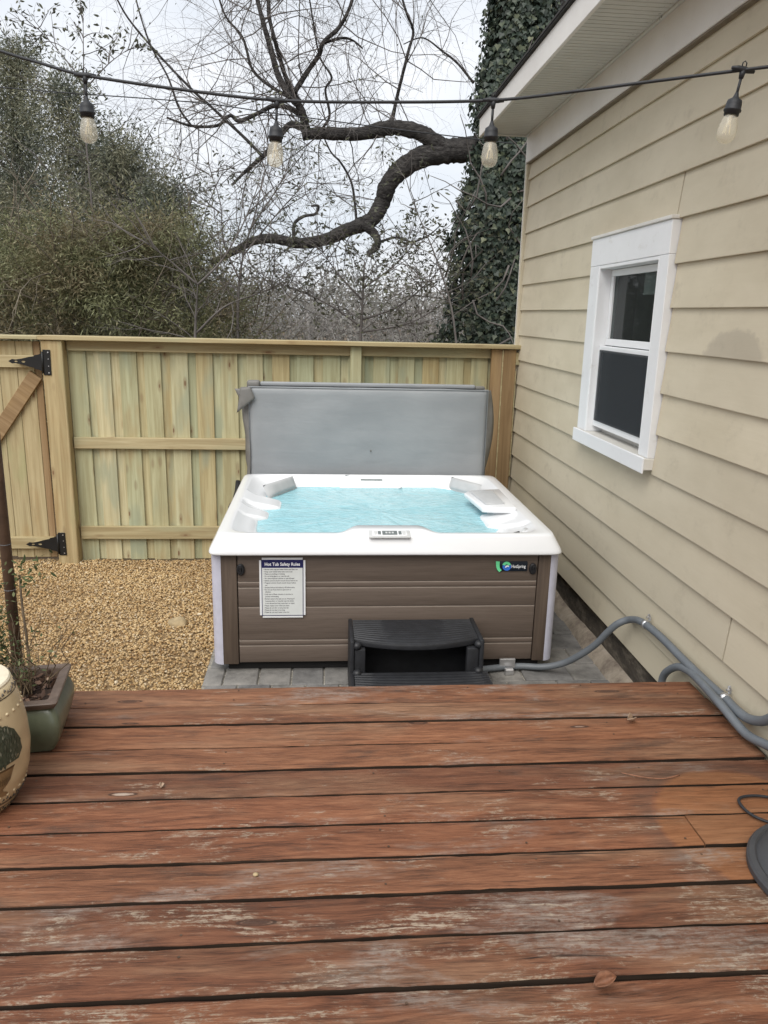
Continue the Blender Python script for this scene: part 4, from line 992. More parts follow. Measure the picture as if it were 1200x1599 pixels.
# ================================================================== string lights
slp = [(-260, -20, 2.9), (-120, 40, 2.85), (0, 80, 2.78), (60, 98, 2.74), (133, 118, 2.70), (280, 140, 2.68), (433, 157, 2.66), (600, 160, 2.64), (771, 157, 2.60), (900, 143, 2.50), (1000, 130, 2.42), (1158, 110, 2.30), (1300, 92, 2.2), (1500, 60, 2.05)]
SP = [at(*q) for q in slp]; SR = SP[6]
stl = tag(empty('string_light', SR), 'black outdoor string light with four hanging clear bulbs crossing above the yard', 'string light')
b = MB(); b.tube([q-SR for q in catmull(SP, 10)], .0048, 8); b.build('cable', M['cable'], stl, True)
for (px, py, Y, tl) in ((133, 118, 2.70, .0), (433, 157, 2.66, -.05), (771, 157, 2.60, -.02), (1161, 109, 2.30, -.16)):
    q = at(px, py, Y); t = (at(px+5, py, Y)-q).normalized()
    root_ = empty('lamp_holder', q-SR, stl); root_.rotation_euler = (0, -tl, 0)
    root_.scale = (.95, .95, .84)
    sl = (slp[[i for i, s_ in enumerate(slp) if abs(s_[0]-px) < 5][0]])
    b = MB(); tx = .035
    b.tube([(-tx, 0, .002 if px < 500 else -.002), (-.018, 0, .0), (0, 0, -.001), (.018, 0, .0), (tx, 0, 0)], [.005, .0085, .0105, .0085, .005], 10); b.tube([(0, 0, .0), (0, 0, -.028)], [.010, .0065], 10)
    b.tube([(0, 0, -.02), (0, 0, -.085)], .0043, 8)
    b.tube([(-.006, 0, .008), (-.006, 0, .020), (0, 0, .026), (.006, 0, .020), (.006, 0, .008)], .0018, 6)
    b.lathe([(.0045, -.070), (.0075, -.082), (.010, -.088), (.0205, -.096), (.0225, -.108), (.0230, -.122), (.0250, -.124), (.0250, -.129), (.0215, -.131), (.0215, -.142), (.016, -.142)], (0, 0, 0), 20)
    b.build('socket', M['cable'], root_, True)
    b = MB(); b.lathe([(.0150, -.1425), (.0205, -.150), (.0238, -.162), (.0265, -.178), (.0278, -.194), (.0268, -.209), (.0220, -.221), (.013, -.2285), (.002, -.231)], (0, 0, 0), 24); b.build('bulb', M['bulb'], root_, True)
    b = MB()
    b.tube([(0, 0, -.143), (0, 0, -.172)], [.006, .004], 8)
    for a in range(5):
        ca, sa = math.cos(a*1.2566), math.sin(a*1.2566); b.tube([(ca*.006, sa*.006, -.168), (ca*.011, sa*.011, -.200)], .0011, 5)
    b.build('filament', M['filament'], root_)
# thin utility wire beyond the fence
WR = at(433, 175, 9.0)
b = MB(); b.tube([q-WR for q in catmull([at(-200, 118, 9.6), at(60, 142, 9.4), at(300, 160, 9.2), at(433, 178, 9.0), at(600, 200, 8.9), at(730, 216, 8.8), at(800, 225, 8.8)], 6)], .006, 5)
o = b.build('utility_wire', M['cable'], None, True); o.location = WR; tag(o, 'thin dark overhead wire sagging in front of the bare branches', 'wire')

# ================================================================== things on the deck
PX, PY = -1.315, 3.18
pl = tag(empty('metal_pole', (PX, PY, -.46)), 'rusty brown vertical pole standing behind the green planter', 'pole')
b = MB(); b.tube([(0, 0, 0), (0, 0, 1.6), (0, 0, 3.2)], .0225, 14); b.build('shaft', M['rust_pole'], pl, True)
b = MB(); b.lathe([(.03, 0), (.032, .02), (.026, .03)], (0, 0, 3.3), 14); b.build('pole_cap', M['rust_pole'], pl, True)
for z_ in (.83, 1.03):
    b = MB(); b.lathe([(.0232, -.001), (.0238, .0), (.0232, .001)], (0, 0, z_), 14); b.build('wire_tie', M['conduit'], pl)

# square glazed planter
PO = Vector((-1.098, 2.627, 0)); pot = tag(empty('planter', PO), 'square green glazed planter with a brown rim at the deck edge', 'planter'); pot.rotation_euler = (0, 0, R(8)); pot.scale = (.87, .87, .87)
def sqloft(name, prof, mat, parent, nn=64, power=7., close=True):
    b = MB(); A = np.linspace(0, 2*np.pi, nn, endpoint=False)
    for h, z in prof:
        for a in A:
            c_, s_ = math.cos(a), math.sin(a); r_ = (abs(c_/h)**power+abs(s_/h)**power)**(-1/power); b.v.append((r_*c_, r_*s_, z))
    for i in range(len(prof)-1):
        for j in range(nn): a = i*nn+j; c_ = i*nn+(j+1) % nn; b.f.append((a, c_, c_+nn, a+nn))
    if close: b.f.append(tuple(range(nn-1, -1, -1))); b.f.append(tuple(range((len(prof)-1)*nn, len(prof)*nn)))
    o = b.build(name, mat, parent); autosmooth(o, 40); return o
sqloft('body', [(.125, 0), (.155, .008), (.178, .05), (.192, .10), (.193, .135), (.182, .172), (.168, .198), (.158, .205)], M['green_glaze'], pot, 160, 18, False)
sqloft('rim', [(.160, .200), (.176, .205), (.186, .222), (.187, .230), (.183, .234), (.150, .234), (.147, .229), (.147, .17)], M['brown_rim'], pot, 160, 34, False)
sqloft('soil', [(.150, .15), (.1468, .192)], M['mulch'], pot, 64, 12)
for (fx, fy) in ((-.10, -.10), (.10, -.10), (.10, .10), (-.10, .10)): pass
# leaf litter on the soil
def leafcards(n, posf, ln, wd, mat, name, parent, droop=.0, dirf=None, bend=True, shape='leaf'):
    V = np.zeros((n, 6, 3)); 
    for i in range(n):
        p_ = posf(i); d_ = dirf(i, p_) if dirf else rng.normal(size=3); d_ = d_/np.linalg.norm(d_)
        s_ = np.cross(d_, rng.normal(size=3)); s_ /= np.linalg.norm(s_); nn_ = np.cross(d_, s_)
        L_ = ln*rng.uniform(.6, 1.3); W_ = wd*rng.uniform(.7, 1.3)
        V[i, 0] = p_; V[i, 1] = p_+d_*L_*.35+s_*W_*.5+nn_*W_*.15; V[i, 2] = p_+d_*L_*.75+s_*W_*.35; V[i, 3] = p_+d_*L_; V[i, 4] = p_+d_*L_*.75-s_*W_*.35; V[i, 5] = p_+d_*L_*.35-s_*W_*.5+nn_*W_*.15
    F = np.array([[0, 1, 2, 3], [0, 3, 4, 5]]); F = (F[None]+np.arange(n)[:, None, None]*6).ravel()
    me = arrmesh(name, V.reshape(-1, 3), F, 4); return link(name, me, mat, parent)
o = leafcards(170, lambda i: np.array([rng.uniform(-.135, .135), rng.uniform(-.135, .135), .195+rng.uniform(0, .015)]), .035, .016, M['litter'], 'leaf_litter', pot, dirf=lambda i, p_: np.array([rng.normal(), rng.normal(), rng.normal()*.35])); tag(o, kind='stuff')
o = leafcards(1, lambda i: np.array([-.04, -.09, .205]), .06, .04, M['pale_leaf'], 'fallen_leaf', pot, dirf=lambda i, p_: np.array([.3, .2, .5]))
# plant growing in it
PLO = Vector((-1.118, 2.64, .165)); plant = tag(empty('potted_shrub', PLO), 'sparse leafy shrub with bare brown stems growing in the green planter', 'plant')
b = MB(); tips = []
def stem(base, top, r0, r1, wob=.02, n_=6):
    pts = []
    for i in range(n_+1):
        t = i/n_; pts.append(Vector(base).lerp(Vector(top), t)+Vector((rng.normal()*wob*t*(1-t)*2, rng.normal()*wob*t*(1-t)*2, 0)))
    b.tube(pts, [r0+(r1-r0)*i/n_ for i in range(n_+1)], 6); return pts
main = stem((.055, .02, 0), (.0, .16, .40), .0055, .0045, .006)
for i in range(26):
    a = rng.uniform(0, 6.28); base = (.05+rng.normal()*.025, rng.normal()*.03, 0); h = rng.uniform(.10, .33)
    sp_ = stem(base, (base[0]+math.cos(a)*h*.45, base[1]+math.sin(a)*h*.45, h), .0028, .001, .03)
    if rng.random() < .5: tips.append(sp_)
for i in range(9):
    a = rng.uniform(1.8, 4.2); h = rng.uniform(.22, .42); sp_ = stem((-.02+rng.normal()*.03, .02+rng.normal()*.03, 0), (-.05+math.cos(a)*h*.5, .05+math.sin(a)*h*.4, h), .003, .0012, .03); tips += [sp_, sp_]
b.build('stem', M['stem'], plant, True)
tl_ = [q for s_ in tips for q in s_[2:]]
cand = [q for s_ in tips[-18:] for q in s_[2:]]
def plf(i):
    q = cand[rng.integers(len(cand))] if rng.random() < .85 else tl_[rng.integers(len(tl_))]
    while q[2] < .07: q = cand[rng.integers(len(cand))]
    return np.array(q)+rng.normal(size=3)*.025
tag(leafcards(1700, plf, .020, .007, M['plant_leaf'], 'foliage', plant, dirf=lambda i, p_: np.array([rng.normal(), rng.normal(), rng.normal()*.5+.15])), kind='stuff')
tag(leafcards(60, lambda i: np.array(main[-1])+np.array([rng.normal()*.05, rng.normal()*.03, rng.normal()*.035]), .03, .009, M['plant_leaf'], 'foliage', plant), kind='stuff')

# garden stool
GS = Vector((-1.088, 2.225, 0)); stool = tag(empty('garden_stool', GS), 'cream ceramic garden stool painted with a topiary in an urn, at left edge', 'stool')
def srad(z):     # barrel profile
    prof = [(0, .105), (.02, .117), (.06, .140), (.13, .162), (.21, .171), (.29, .167), (.36, .157), (.41, .146), (.435, .138), (.45, .132)]
    for (a, ra), (c, rc) in zip(prof[:-1], prof[1:]):
        if a <= z <= c:
            t = (z-a)/(c-a); return ra+(rc-ra)*t
    return prof[-1][1]
b = MB(); b.lathe([(srad(z), z) for z in np.linspace(0, .445, 28)], n=56); b.build('body', M['cream_glaze'], stool, True)
b = MB(); b.lathe([(.132, .4455), (.1325, .452), (.128, .458), (.09, .460), (.022, .461), (.02, .458)], n=48); autosmooth(b.build('seat_top', M['stool_top'], stool), 40)
def band(z0, z1, name='dark_band', mat='stool_dark', pr=.0012):
    b = MB(); n_ = 64; vs = []
    zs_ = [z0, (z0+z1)/2, z1]
    for z in zs_:
        for j in range(n_): a = 6.2832*j/n_; vs.append(((srad(z)+pr)*math.cos(a), (srad(z)+pr)*math.sin(a), z))
    b.add(vs, [(i*n_+j, i*n_+(j+1) % n_, (i+1)*n_+(j+1) % n_, (i+1)*n_+j) for i in range(2) for j in range(n_)]); return b.build(name, M[mat], stool, True)
band(.030, .034); band(.048, .055); band(.415, .418)
def surf(a, z, off=.002): return Vector(((srad(z)+off)*math.cos(a), (srad(z)+off)*math.sin(a), z))
studs = MB()
for z_, n_ in ((.365, 34), (.085, 36)):
    for j in range(n_):
        q = surf(6.2832*j/n_, z_, -.002); studs.lathe([(.0062, -.003), (.006, .002), (.003, .005), (.0008, .0058)], q, 8)
tag(studs.build('stud', M['cream_glaze'], stool, True), kind='stuff')
vine = MB()
for z0 in (.428, .064, .018):
    for j in range(70):
        a0 = 6.2832*j/70; z_ = z0+.006*math.sin(j*1.9)
        vine.tube([surf(a0, z_-.003, .0015), surf(a0+.03, z_+.004, .0018), surf(a0+.055, z_-.002, .0015)], [.0012, .0034, .001], 5)
tag(vine.build('vine_pattern', M['stool_dark'], stool), kind='stuff')
# painted topiary and urn, wrapped on the barrel
stool.scale = (1, 1, .93)
A0 = math.atan2(-2.23, 1.065)+.42
def patch(pts_az, name, mat, off=.0014):
    b = MB(); n_ = len(pts_az)//2; L_ = pts_az[:n_]; Rr = pts_az[n_:][::-1]; m_ = 6
    for (a, z), (c, w) in zip(L_, Rr):
        for q in range(m_+1): t = q/m_; b.v.append(tuple(surf(A0+a+(c-a)*t, z+(w-z)*t, off)))
    for i in range(n_-1):
        for q in range(m_): k_ = i*(m_+1)+q; b.f.append((k_, k_+1, k_+m_+2, k_+m_+1))
    return b.build(name, mat, stool, True)
patch([(-.28, .185), (-.24, .165), (-.20, .145), (-.11, .128), (-.05, .118), (-.07, .108), (-.16, .098), (-.20, .085)]+[(.20, .085), (.16, .098), (.07, .108), (.05, .118), (.11, .128), (.20, .145), (.24, .165), (.28, .185)], 'painted_urn', M['urn_paint'])
for a in np.linspace(-.18, .18, 9): 
    b = MB(); b.tube([surf(A0+a*.75, .135, .0022), surf(A0+a, .158, .0022)], .0011, 4); b.build('urn_flute', M['urn_dark'], stool)
patch([(-.30, .192), (-.28, .185)]+[(.28, .185), (.30, .192)], 'urn_lip', M['urn_dark'], .002)
lv = []
tb = MB()
for i in range(300):
    z_ = rng.uniform(.195, .335); t = (z_-.195)/.14; hw = .50*math.sqrt(max(.05, 1-(2*t-1)**2))*(.85 if t > .5 else 1.0); a = A0+rng.uniform(-hw, hw)
    s_ = rng.uniform(.010, .018); lean = (a-A0)*.03
    p0 = surf(a, z_, .0016+rng.uniform(0, .0008)); da = .03
    q = [surf(a, z_-s_*.3, .002), surf(a+da*.5, z_+s_*.3, .0024), surf(a+lean, z_+s_, .0022), surf(a-da*.5, z_+s_*.3, .0024)]
    tb.add(q, [(0, 1, 2, 3)])
patch([(-.40, .205), (-.52, .23), (-.50, .27), (-.40, .31), (-.22, .335)]+[(.22, .335), (.40, .31), (.50, .27), (.52, .23), (.40, .205)], 'topiary_ground', M['leaf_paint'])
tag(tb.build('painted_leaves', M['leaf_paint'], stool), kind='stuff')

# dark round stand base and its cord at the right edge
RB = Vector((1.475, 1.74, 0)); rbz = tag(empty('round_stand_base', RB), 'dark grey round stand base with stepped rim, cut by right edge', 'stand base')
b = MB(); b.lathe([(.245, 0), (.252, .006), (.252, .022), (.246, .030), (.236, .033), (.232, .034), (.226, .030), (.222, .034), (.205, .050), (.198, .053), (.04, .062), (.034, .064)], n=64); autosmooth(b.build('base_disc', M['dark_rubber'], rbz), 30)
b = MB(); b.lathe([(.034, .062), (.034, .075), (.022, .080), (.022, .30), (.018, .302)], n=20); autosmooth(b.build('tube_socket', M['black_plastic'], rbz), 40)
cpts = [atz(1230, 1252, .01), atz(1205, 1246, .01), atz(1180, 1243, .012), atz(1160, 1245, .012), atz(1154, 1251, .012), atz(1162, 1263, .012), atz(1178, 1275, .012), atz(1200, 1284, .012), atz(1230, 1292, .012), Vector((1.49, 2.02, .012)), Vector((1.50, 1.99, .012))]
b = MB(); b.tube([q-cpts[0] for q in catmull(cpts, 8)], .0048, 8); o = b.build('power_cord', M['cable'], None, True); o.location = cpts[0]; tag(o, 'thin black cord lying in a loop on the deck by the wall', 'cord')

# small litter on the boards
def leafobj(name, label, cat, loc, size, mat, rot, curl=.4):
    b = MB(); n_ = 8
    for i in range(n_+1):
        t = i/n_; w = math.sin(math.pi*min(1, t*.96+.02))**.8*.32*(1-.25*t)
        for q in (-1, -.5, 0, .5, 1): b.v.append(((t-.5)*size, q*w*size, size*(curl*(q*q)*w*1.6+.35*curl*(t-.5)**2+.04*math.sin(t*13+q*4))))
    for i in range(n_):
        for q in range(4): a = i*5+q; b.f.append((a, a+1, a+6, a+5))
    o = b.build(name, mat, None, True); o.location = loc; o.rotation_euler = rot; md = o.modifiers.new('thickness', 'SOLIDIFY'); md.thickness = .0012; return tag(o, label, cat)
leafobj('dry_leaf', 'curled reddish brown leaf caught in a deck gap near the photo bottom', 'leaf', (.672, 1.442, .010), .058, M['dry_leaf'], (.5, -.3, .1), 1.3)
leafobj('dry_leaf', 'crumpled pale leaf on the far deck boards toward the conduit', 'leaf', (1.205, 2.632, .008), .055, M['pale_leaf'], (.3, .4, .7), 1.2)
leafobj('dry_leaf', 'tiny pale leaf scrap beside the garden stool', 'leaf', (-.527, 2.283, .005), .03, M['pale_leaf'], (.2, .1, 1.7), .8)
b = MB(); b.tube(catmull([(-.10, .015, .007), (-.04, -.02, .012), (.03, -.03, .010), (.10, -.005, .006)], 4), [.002]*13, 6); o = b.build('twig', M['dry_leaf'], None, True); o.location = (1.14, 2.275, 0); tag(o, 'thin curved brown twig lying on a board right of centre', 'twig')
for nm, lb, (x_, y_), s_ in (('pebble', 'small grey pebble on a near board left of centre', (-.182, 1.852), .008),):
    b = MB(); vs = iv*np.array([1.2, .9, .7])*s_; b.add(vs.tolist(), [tuple(f) for f in ifc]); o = b.build(nm, M['rock'], None, True); o.location = (x_, y_, s_*.6); tag(o, lb, 'pebble')
# rock in the gravel
bm = bmesh.new(); bmesh.ops.create_icosphere(bm, subdivisions=3, radius=1)
for v in bm.verts:
    n_ = .22*mnoise.noise(v.co*1.4+Vector((3, 1, 0)))+.07*mnoise.noise(v.co*4); v.co *= 1+n_; v.co = Vector((v.co.x*.068, v.co.y*.05, v.co.z*.045))
me = bpy.data.meshes.new('rock'); bm.to_mesh(me); bm.free(); o = link('rock', me, M['rock'], None, (-.95, 4.85, gz(-1, 5.02)+.02), (0, .1, .5), True); tag(o, 'fist-sized tan rock lying alone on the gravel', 'rock')

# ================================================================== trees
class Twigs:
    """collects many tapering tubes quickly"""
    def __init__(s): s.V = []; s.F = []; s.o = 0; s.pts = []
    def tube(s, P, r, n=3):
        P = np.asarray(P, float); k = len(P); T = np.gradient(P, axis=0); T /= np.linalg.norm(T, axis=1, keepdims=True)+1e-9
        ref = np.array([.31, .22, .92]) if abs(T[0, 2]) < .9 else np.array([1., 0, 0])
        U = np.cross(T, ref); U /= np.linalg.norm(U, axis=1, keepdims=True)+1e-9; W = np.cross(T, U)
        r = np.asarray(r)[:, None, None]; a = np.arange(n)*2*np.pi/n
        ring_ = P[:, None]+r*(U[:, None]*np.cos(a)[None, :, None]+W[:, None]*np.sin(a)[None, :, None])
        s.V.append(ring_.reshape(-1, 3)); i = np.arange(k-1)[:, None]*n; j = np.arange(n)[None]; j2 = (j+1) % n
        f = np.stack([i+j, i+j2, i+j2+n, i+j+n], -1).reshape(-1, 4)+s.o; s.F.append(f); s.o += k*n
    def grow(s, p, d, L, r, lev, droop=0., spread=.75, kids=(4, 7), wob=.22, keepz=None):
        n = 6 if lev > 0 else 4; P = [np.array(p, float)]; d = np.array(d, float); d /= np.linalg.norm(d); D = [d]
        for i in range(n):
            d = d+rng.normal(size=3)*wob; d[2] += droop*(i/n); d /= np.linalg.norm(d); P.append(P[-1]+d*L/n); D.append(d)
        s.tube(P, np.linspace(r, r*.35, n+1), 4 if r > .012 else 3)
        if lev == 0: s.pts += P[1:]; return
        for _ in range(rng.integers(*kids)):
            i = rng.integers(1, n+1); dd = D[i]+rng.normal(size=3)*spread
            s.grow(P[i], dd, L*rng.uniform(.38, .72), r*.5*(1-.4*i/n), lev-1, droop, spread, kids, wob)
    def build(s, name, mat, parent, loc):
        me = arrmesh(name, np.concatenate(s.V)-np.array(loc), np.concatenate(s.F).ravel(), 4); return link(name, me, mat, parent, smooth=True)

# --- big ivy-clad tree with the long bare limbs
TB = Vector((1.78, 11.0, -.7)); ivt = tag(empty('ivy_tree', TB), 'tall tree with trunk wrapped in dark ivy and long crooked bare limbs', 'tree')
def pl3(pts, Y, jit=.12):
    return [at(x_, y_, Y+j_) for (x_, y_), j_ in zip(pts, np.cumsum(rng.normal(size=len(pts))*jit))]
tk = MB(); tr_pts = [at(772, 700, 11), at(775, 560, 11), at(780, 420, 11), at(790, 290, 11), at(800, 150, 11), at(812, 0, 11), at(822, -150, 11), at(832, -330, 11)]
tk.tube([q-TB for q in catmull(tr_pts, 4)], list(np.linspace(.50, .24, 29)), 18)
tk.tube([q-TB for q in catmull([at(860, 330, 11.6), at(872, 150, 11.7), at(884, 20, 11.8), at(895, -150, 11.8)], 4)], list(np.linspace(.36, .30, 13)), 14)
o = tk.build('trunk', M['bark'], ivt, True)
limbs = Twigs(); big = MB()
def limb(pts, Y, r0, r1, jit=.10, sub=8, n_=12):
    r0 *= .86; r1 *= .8; P_ = catmull(pl3(pts, Y, jit), sub); k_ = len(P_); rr_ = [(r0+(r1-r0)*i/(k_-1))*(1+.15*mnoise.noise(Vector((i*.55, r0*40, 0)))+.07*mnoise.noise(Vector((i*1.9, r0*40, 7)))) for i in range(k_)]
    P_ = [q+Vector((mnoise.noise(q*1.7), mnoise.noise(q*1.7+Vector((9, 0, 0))), mnoise.noise(q*1.7+Vector((0, 9, 0)))))*r0*.5*min(1, i/4) for i, q in enumerate(P_)]
    big.tube([q-TB for q in P_], rr_, n_); return P_, rr_
LA = limb([(770, 225), (722, 232), (690, 238), (655, 245), (630, 264), (612, 292), (603, 318), (588, 340), (562, 350), (535, 356), (505, 370), (470, 378), (430, 378), (395, 383), (362, 393), (330, 405)], 11, .195, .045, .05)
LB = limb([(705, 240), (682, 226), (663, 211), (645, 203), (620, 200), (590, 205), (560, 208), (530, 208), (500, 207), (474, 208)], 11, .135, .085, .05)
LC = limb([(480, 206), (477, 187), (470, 166), (452, 148), (437, 120), (425, 80), (412, 40), (402, 0), (392, -50), (380, -110)], 11, .065, .022, .06)
LC2 = limb([(468, 160), (448, 122), (436, 85), (426, 50), (420, 20), (421, -30), (425, -90)], 11, .042, .02, .06)
LD = limb([(460, 145), (480, 112), (500, 86), (507, 66), (530, 44), (548, 12), (560, -30), (580, -80)], 11, .042, .018, .08)
LD2 = limb([(506, 68), (535, 60), (552, 64), (566, 76)], 11, .022, .012, .08)
LE = limb([(474, 200), (455, 194), (440, 208), (420, 232), (408, 246), (386, 266), (362, 290)], 11, .055, .02, .06)
LF = limb([(472, 182), (455, 170), (430, 165), (405, 176), (375, 188), (360, 180), (340, 196), (300, 198), (260, 185)], 11, .042, .016, .06)
LG = limb([(410, 244), (370, 204), (330, 166), (300, 140), (250, 88), (200, 28), (170, -30)], 10.6, .024, .012, .05)
LH = limb([(613, 194), (619, 160), (628, 120), (638, 80), (645, 50), (635, 20), (628, -20), (640, -90)], 11, .030, .014, .08)
LI = limb([(572, 352), (584, 364), (590, 380), (584, 392), (574, 398)], 11, .075, .045, .03)
LK = limb([(452, 386), (459, 372), (460, 350), (474, 338), (492, 334), (497, 322), (486, 322)], 10.9, .032, .018, .03)
LJ = limb([(557, 346), (554, 318), (548, 284), (532, 254), (516, 236), (500, 200)], 11, .022, .012, .06)
LM = limb([(505, 200), (515, 180), (508, 140), (518, 120), (500, 90), (490, 40), (480, -20)], 11.2, .022, .012, .06)
LN = limb([(740, 130), (715, 100), (690, 80), (660, 60), (630, 70)], 11.2, .02, .008, .1)
LO = limb([(470, 160), (430, 140), (395, 110), (380, 60), (350, 20), (330, -50)], 11.4, .03, .012, .1)
LP = limb([(300, 198), (280, 170), (262, 120), (235, 70), (215, 10), (205, -40)], 11.2, .018, .010, .1)
LQ = limb([(595, 378), (620, 372), (645, 378), (672, 366), (690, 350)], 11, .022, .008, .06)
big.build('limb', M['bark'], ivt, True)
for (P_, rr_), cnt, L_, lev in ((LC, 13, 1.5, 2), (LC2, 10, 1.3, 2), (LD, 12, 1.4, 2), (LD2, 6, .9, 2), (LE, 10, 1.2, 2), (LF, 13, 1.1, 2), (LG, 15, 1.0, 2), (LH, 13, 1.3, 2), (LB, 15, 1.1, 2), (LA, 22, .9, 2), (LJ, 9, .8, 2), (LM, 9, 1.0, 2), (LN, 9, .9, 2), (LO, 13, 1.2, 2), (LP, 11, 1.1, 2), (LQ, 6, .7, 2), (LI, 4, .5, 1)):
    for _ in range(cnt):
        i = rng.integers(2, len(P_)); d_ = rng.normal(size=3)*np.array([1, .6, 1])+np.array([-.15, 0, .25])
        if P_ in (LA[0], LB[0]): i = rng.integers(len(P_)//3, len(P_))
        limbs.grow(P_[i], d_, L_*rng.uniform(.6, 1.3), min(.0095, rr_[i]*.5), lev, -.10, .8, (3, 6), .2)
for _ in range(26):        # thin shoots hanging in from the crown above the frame
    q = at(rng.uniform(330, 740), rng.uniform(-190, -60), rng.uniform(10.4, 12)); limbs.grow(q, rng.normal(size=3)*np.array([.6, .4, .3])+np.array([0, 0, -.9]), rng.uniform(1.2, 2.4), .008, 2, -.05, .7, (3, 6), .2)
o = limbs.build('twigs', M['twig'], ivt, TB); tag(o, kind='stuff')
# sparse leaves left hanging on the twigs
lp = np.array(limbs.pts)
tag(leafcards(500, lambda i: lp[rng.integers(len(lp))]-np.array(TB), .04, .013, M['privet'], 'hanging_leaves', ivt, dirf=lambda i, p_: np.array([rng.normal()*.5, rng.normal()*.5, -1])), kind='stuff')
# ivy: lobed leaves lying shingled over the trunk
trc = catmull(tr_pts, 8)
ivn = 32000; prof_iv = np.array([(0, 0), (.30, -.10), (.52, .18), (.34, .42), (.20, .55), (0, 1.0), (-.20, .55), (-.34, .42), (-.52, .18), (-.30, -.10)])
V = np.zeros((ivn, 10, 3))
for i in range(ivn):
    t = rng.random()**1.0*(len(trc)-2); k_ = int(t); q = np.array(trc[k_].lerp(trc[k_+1], t-k_)); f = k_/(len(trc)-1)
    a = rng.uniform(-math.pi*1.02, -.05); R0 = .56-.30*f+.13*mnoise.noise(Vector((math.cos(a)*1.5, math.sin(a)*1.5, q[2]*.9)))+.07*mnoise.noise(Vector((a*3, 0, q[2]*3)))
    wide = 1.0+.16*max(0, 3.2-q[2])
    out = np.array([math.cos(a), math.sin(a), 0]); p_ = q+out*np.array([wide*1.05, 1, 1])*(R0+abs(rng.normal())*.06)
    dn = np.array([rng.normal()*.55, rng.normal()*.25, -1])+out*rng.uniform(-.1, .45); dn /= np.linalg.norm(dn); sd_ = np.cross(dn, out+rng.normal(size=3)*.35); sd_ /= np.linalg.norm(sd_); nn_ = np.cross(sd_, dn)
    s_ = rng.uniform(.036, .080)
    V[i] = p_+s_*(prof_iv[:, :1]*sd_*1.15+prof_iv[:, 1:]*dn+(np.abs(prof_iv[:, :1])*.25)*nn_)
F = (np.array([[0, 1, 2, 3, 4], [0, 4, 5, 6, 0][:5], [0, 6, 7, 8, 9]])[None]).repeat(ivn, 0)
F = np.array([[0, 1, 2, 3], [0, 3, 4, 5], [0, 5, 6, 7], [0, 7, 8, 9]])[None]+np.arange(ivn)[:, None, None]*10
me = arrmesh('ivy', V.reshape(-1, 3)-np.array(TB), F.ravel(), 4); tag(link('ivy', me, M['ivy'], ivt), kind='stuff')
vs_ = MB()
for i in range(26):
    q = np.array(trc[rng.integers(3, len(trc)//2)]); a = rng.uniform(-2.9, -.2); p0 = q+np.array([math.cos(a)*.85, math.sin(a)*.75, 0])
    P_ = [p0]; d_ = np.array([rng.normal()*.3, -.1, rng.choice([1, 1, -.3])])
    for k_ in range(6): d_ = d_+rng.normal(size=3)*.25; P_.append(P_[-1]+d_/np.linalg.norm(d_)*.2)
    vs_.tube([Vector(x_)-TB for x_ in P_], list(np.linspace(.014, .004, 7)), 5)
vs_.build('vine_stems', M['twig'], ivt, True)['kind'] = 'stuff'

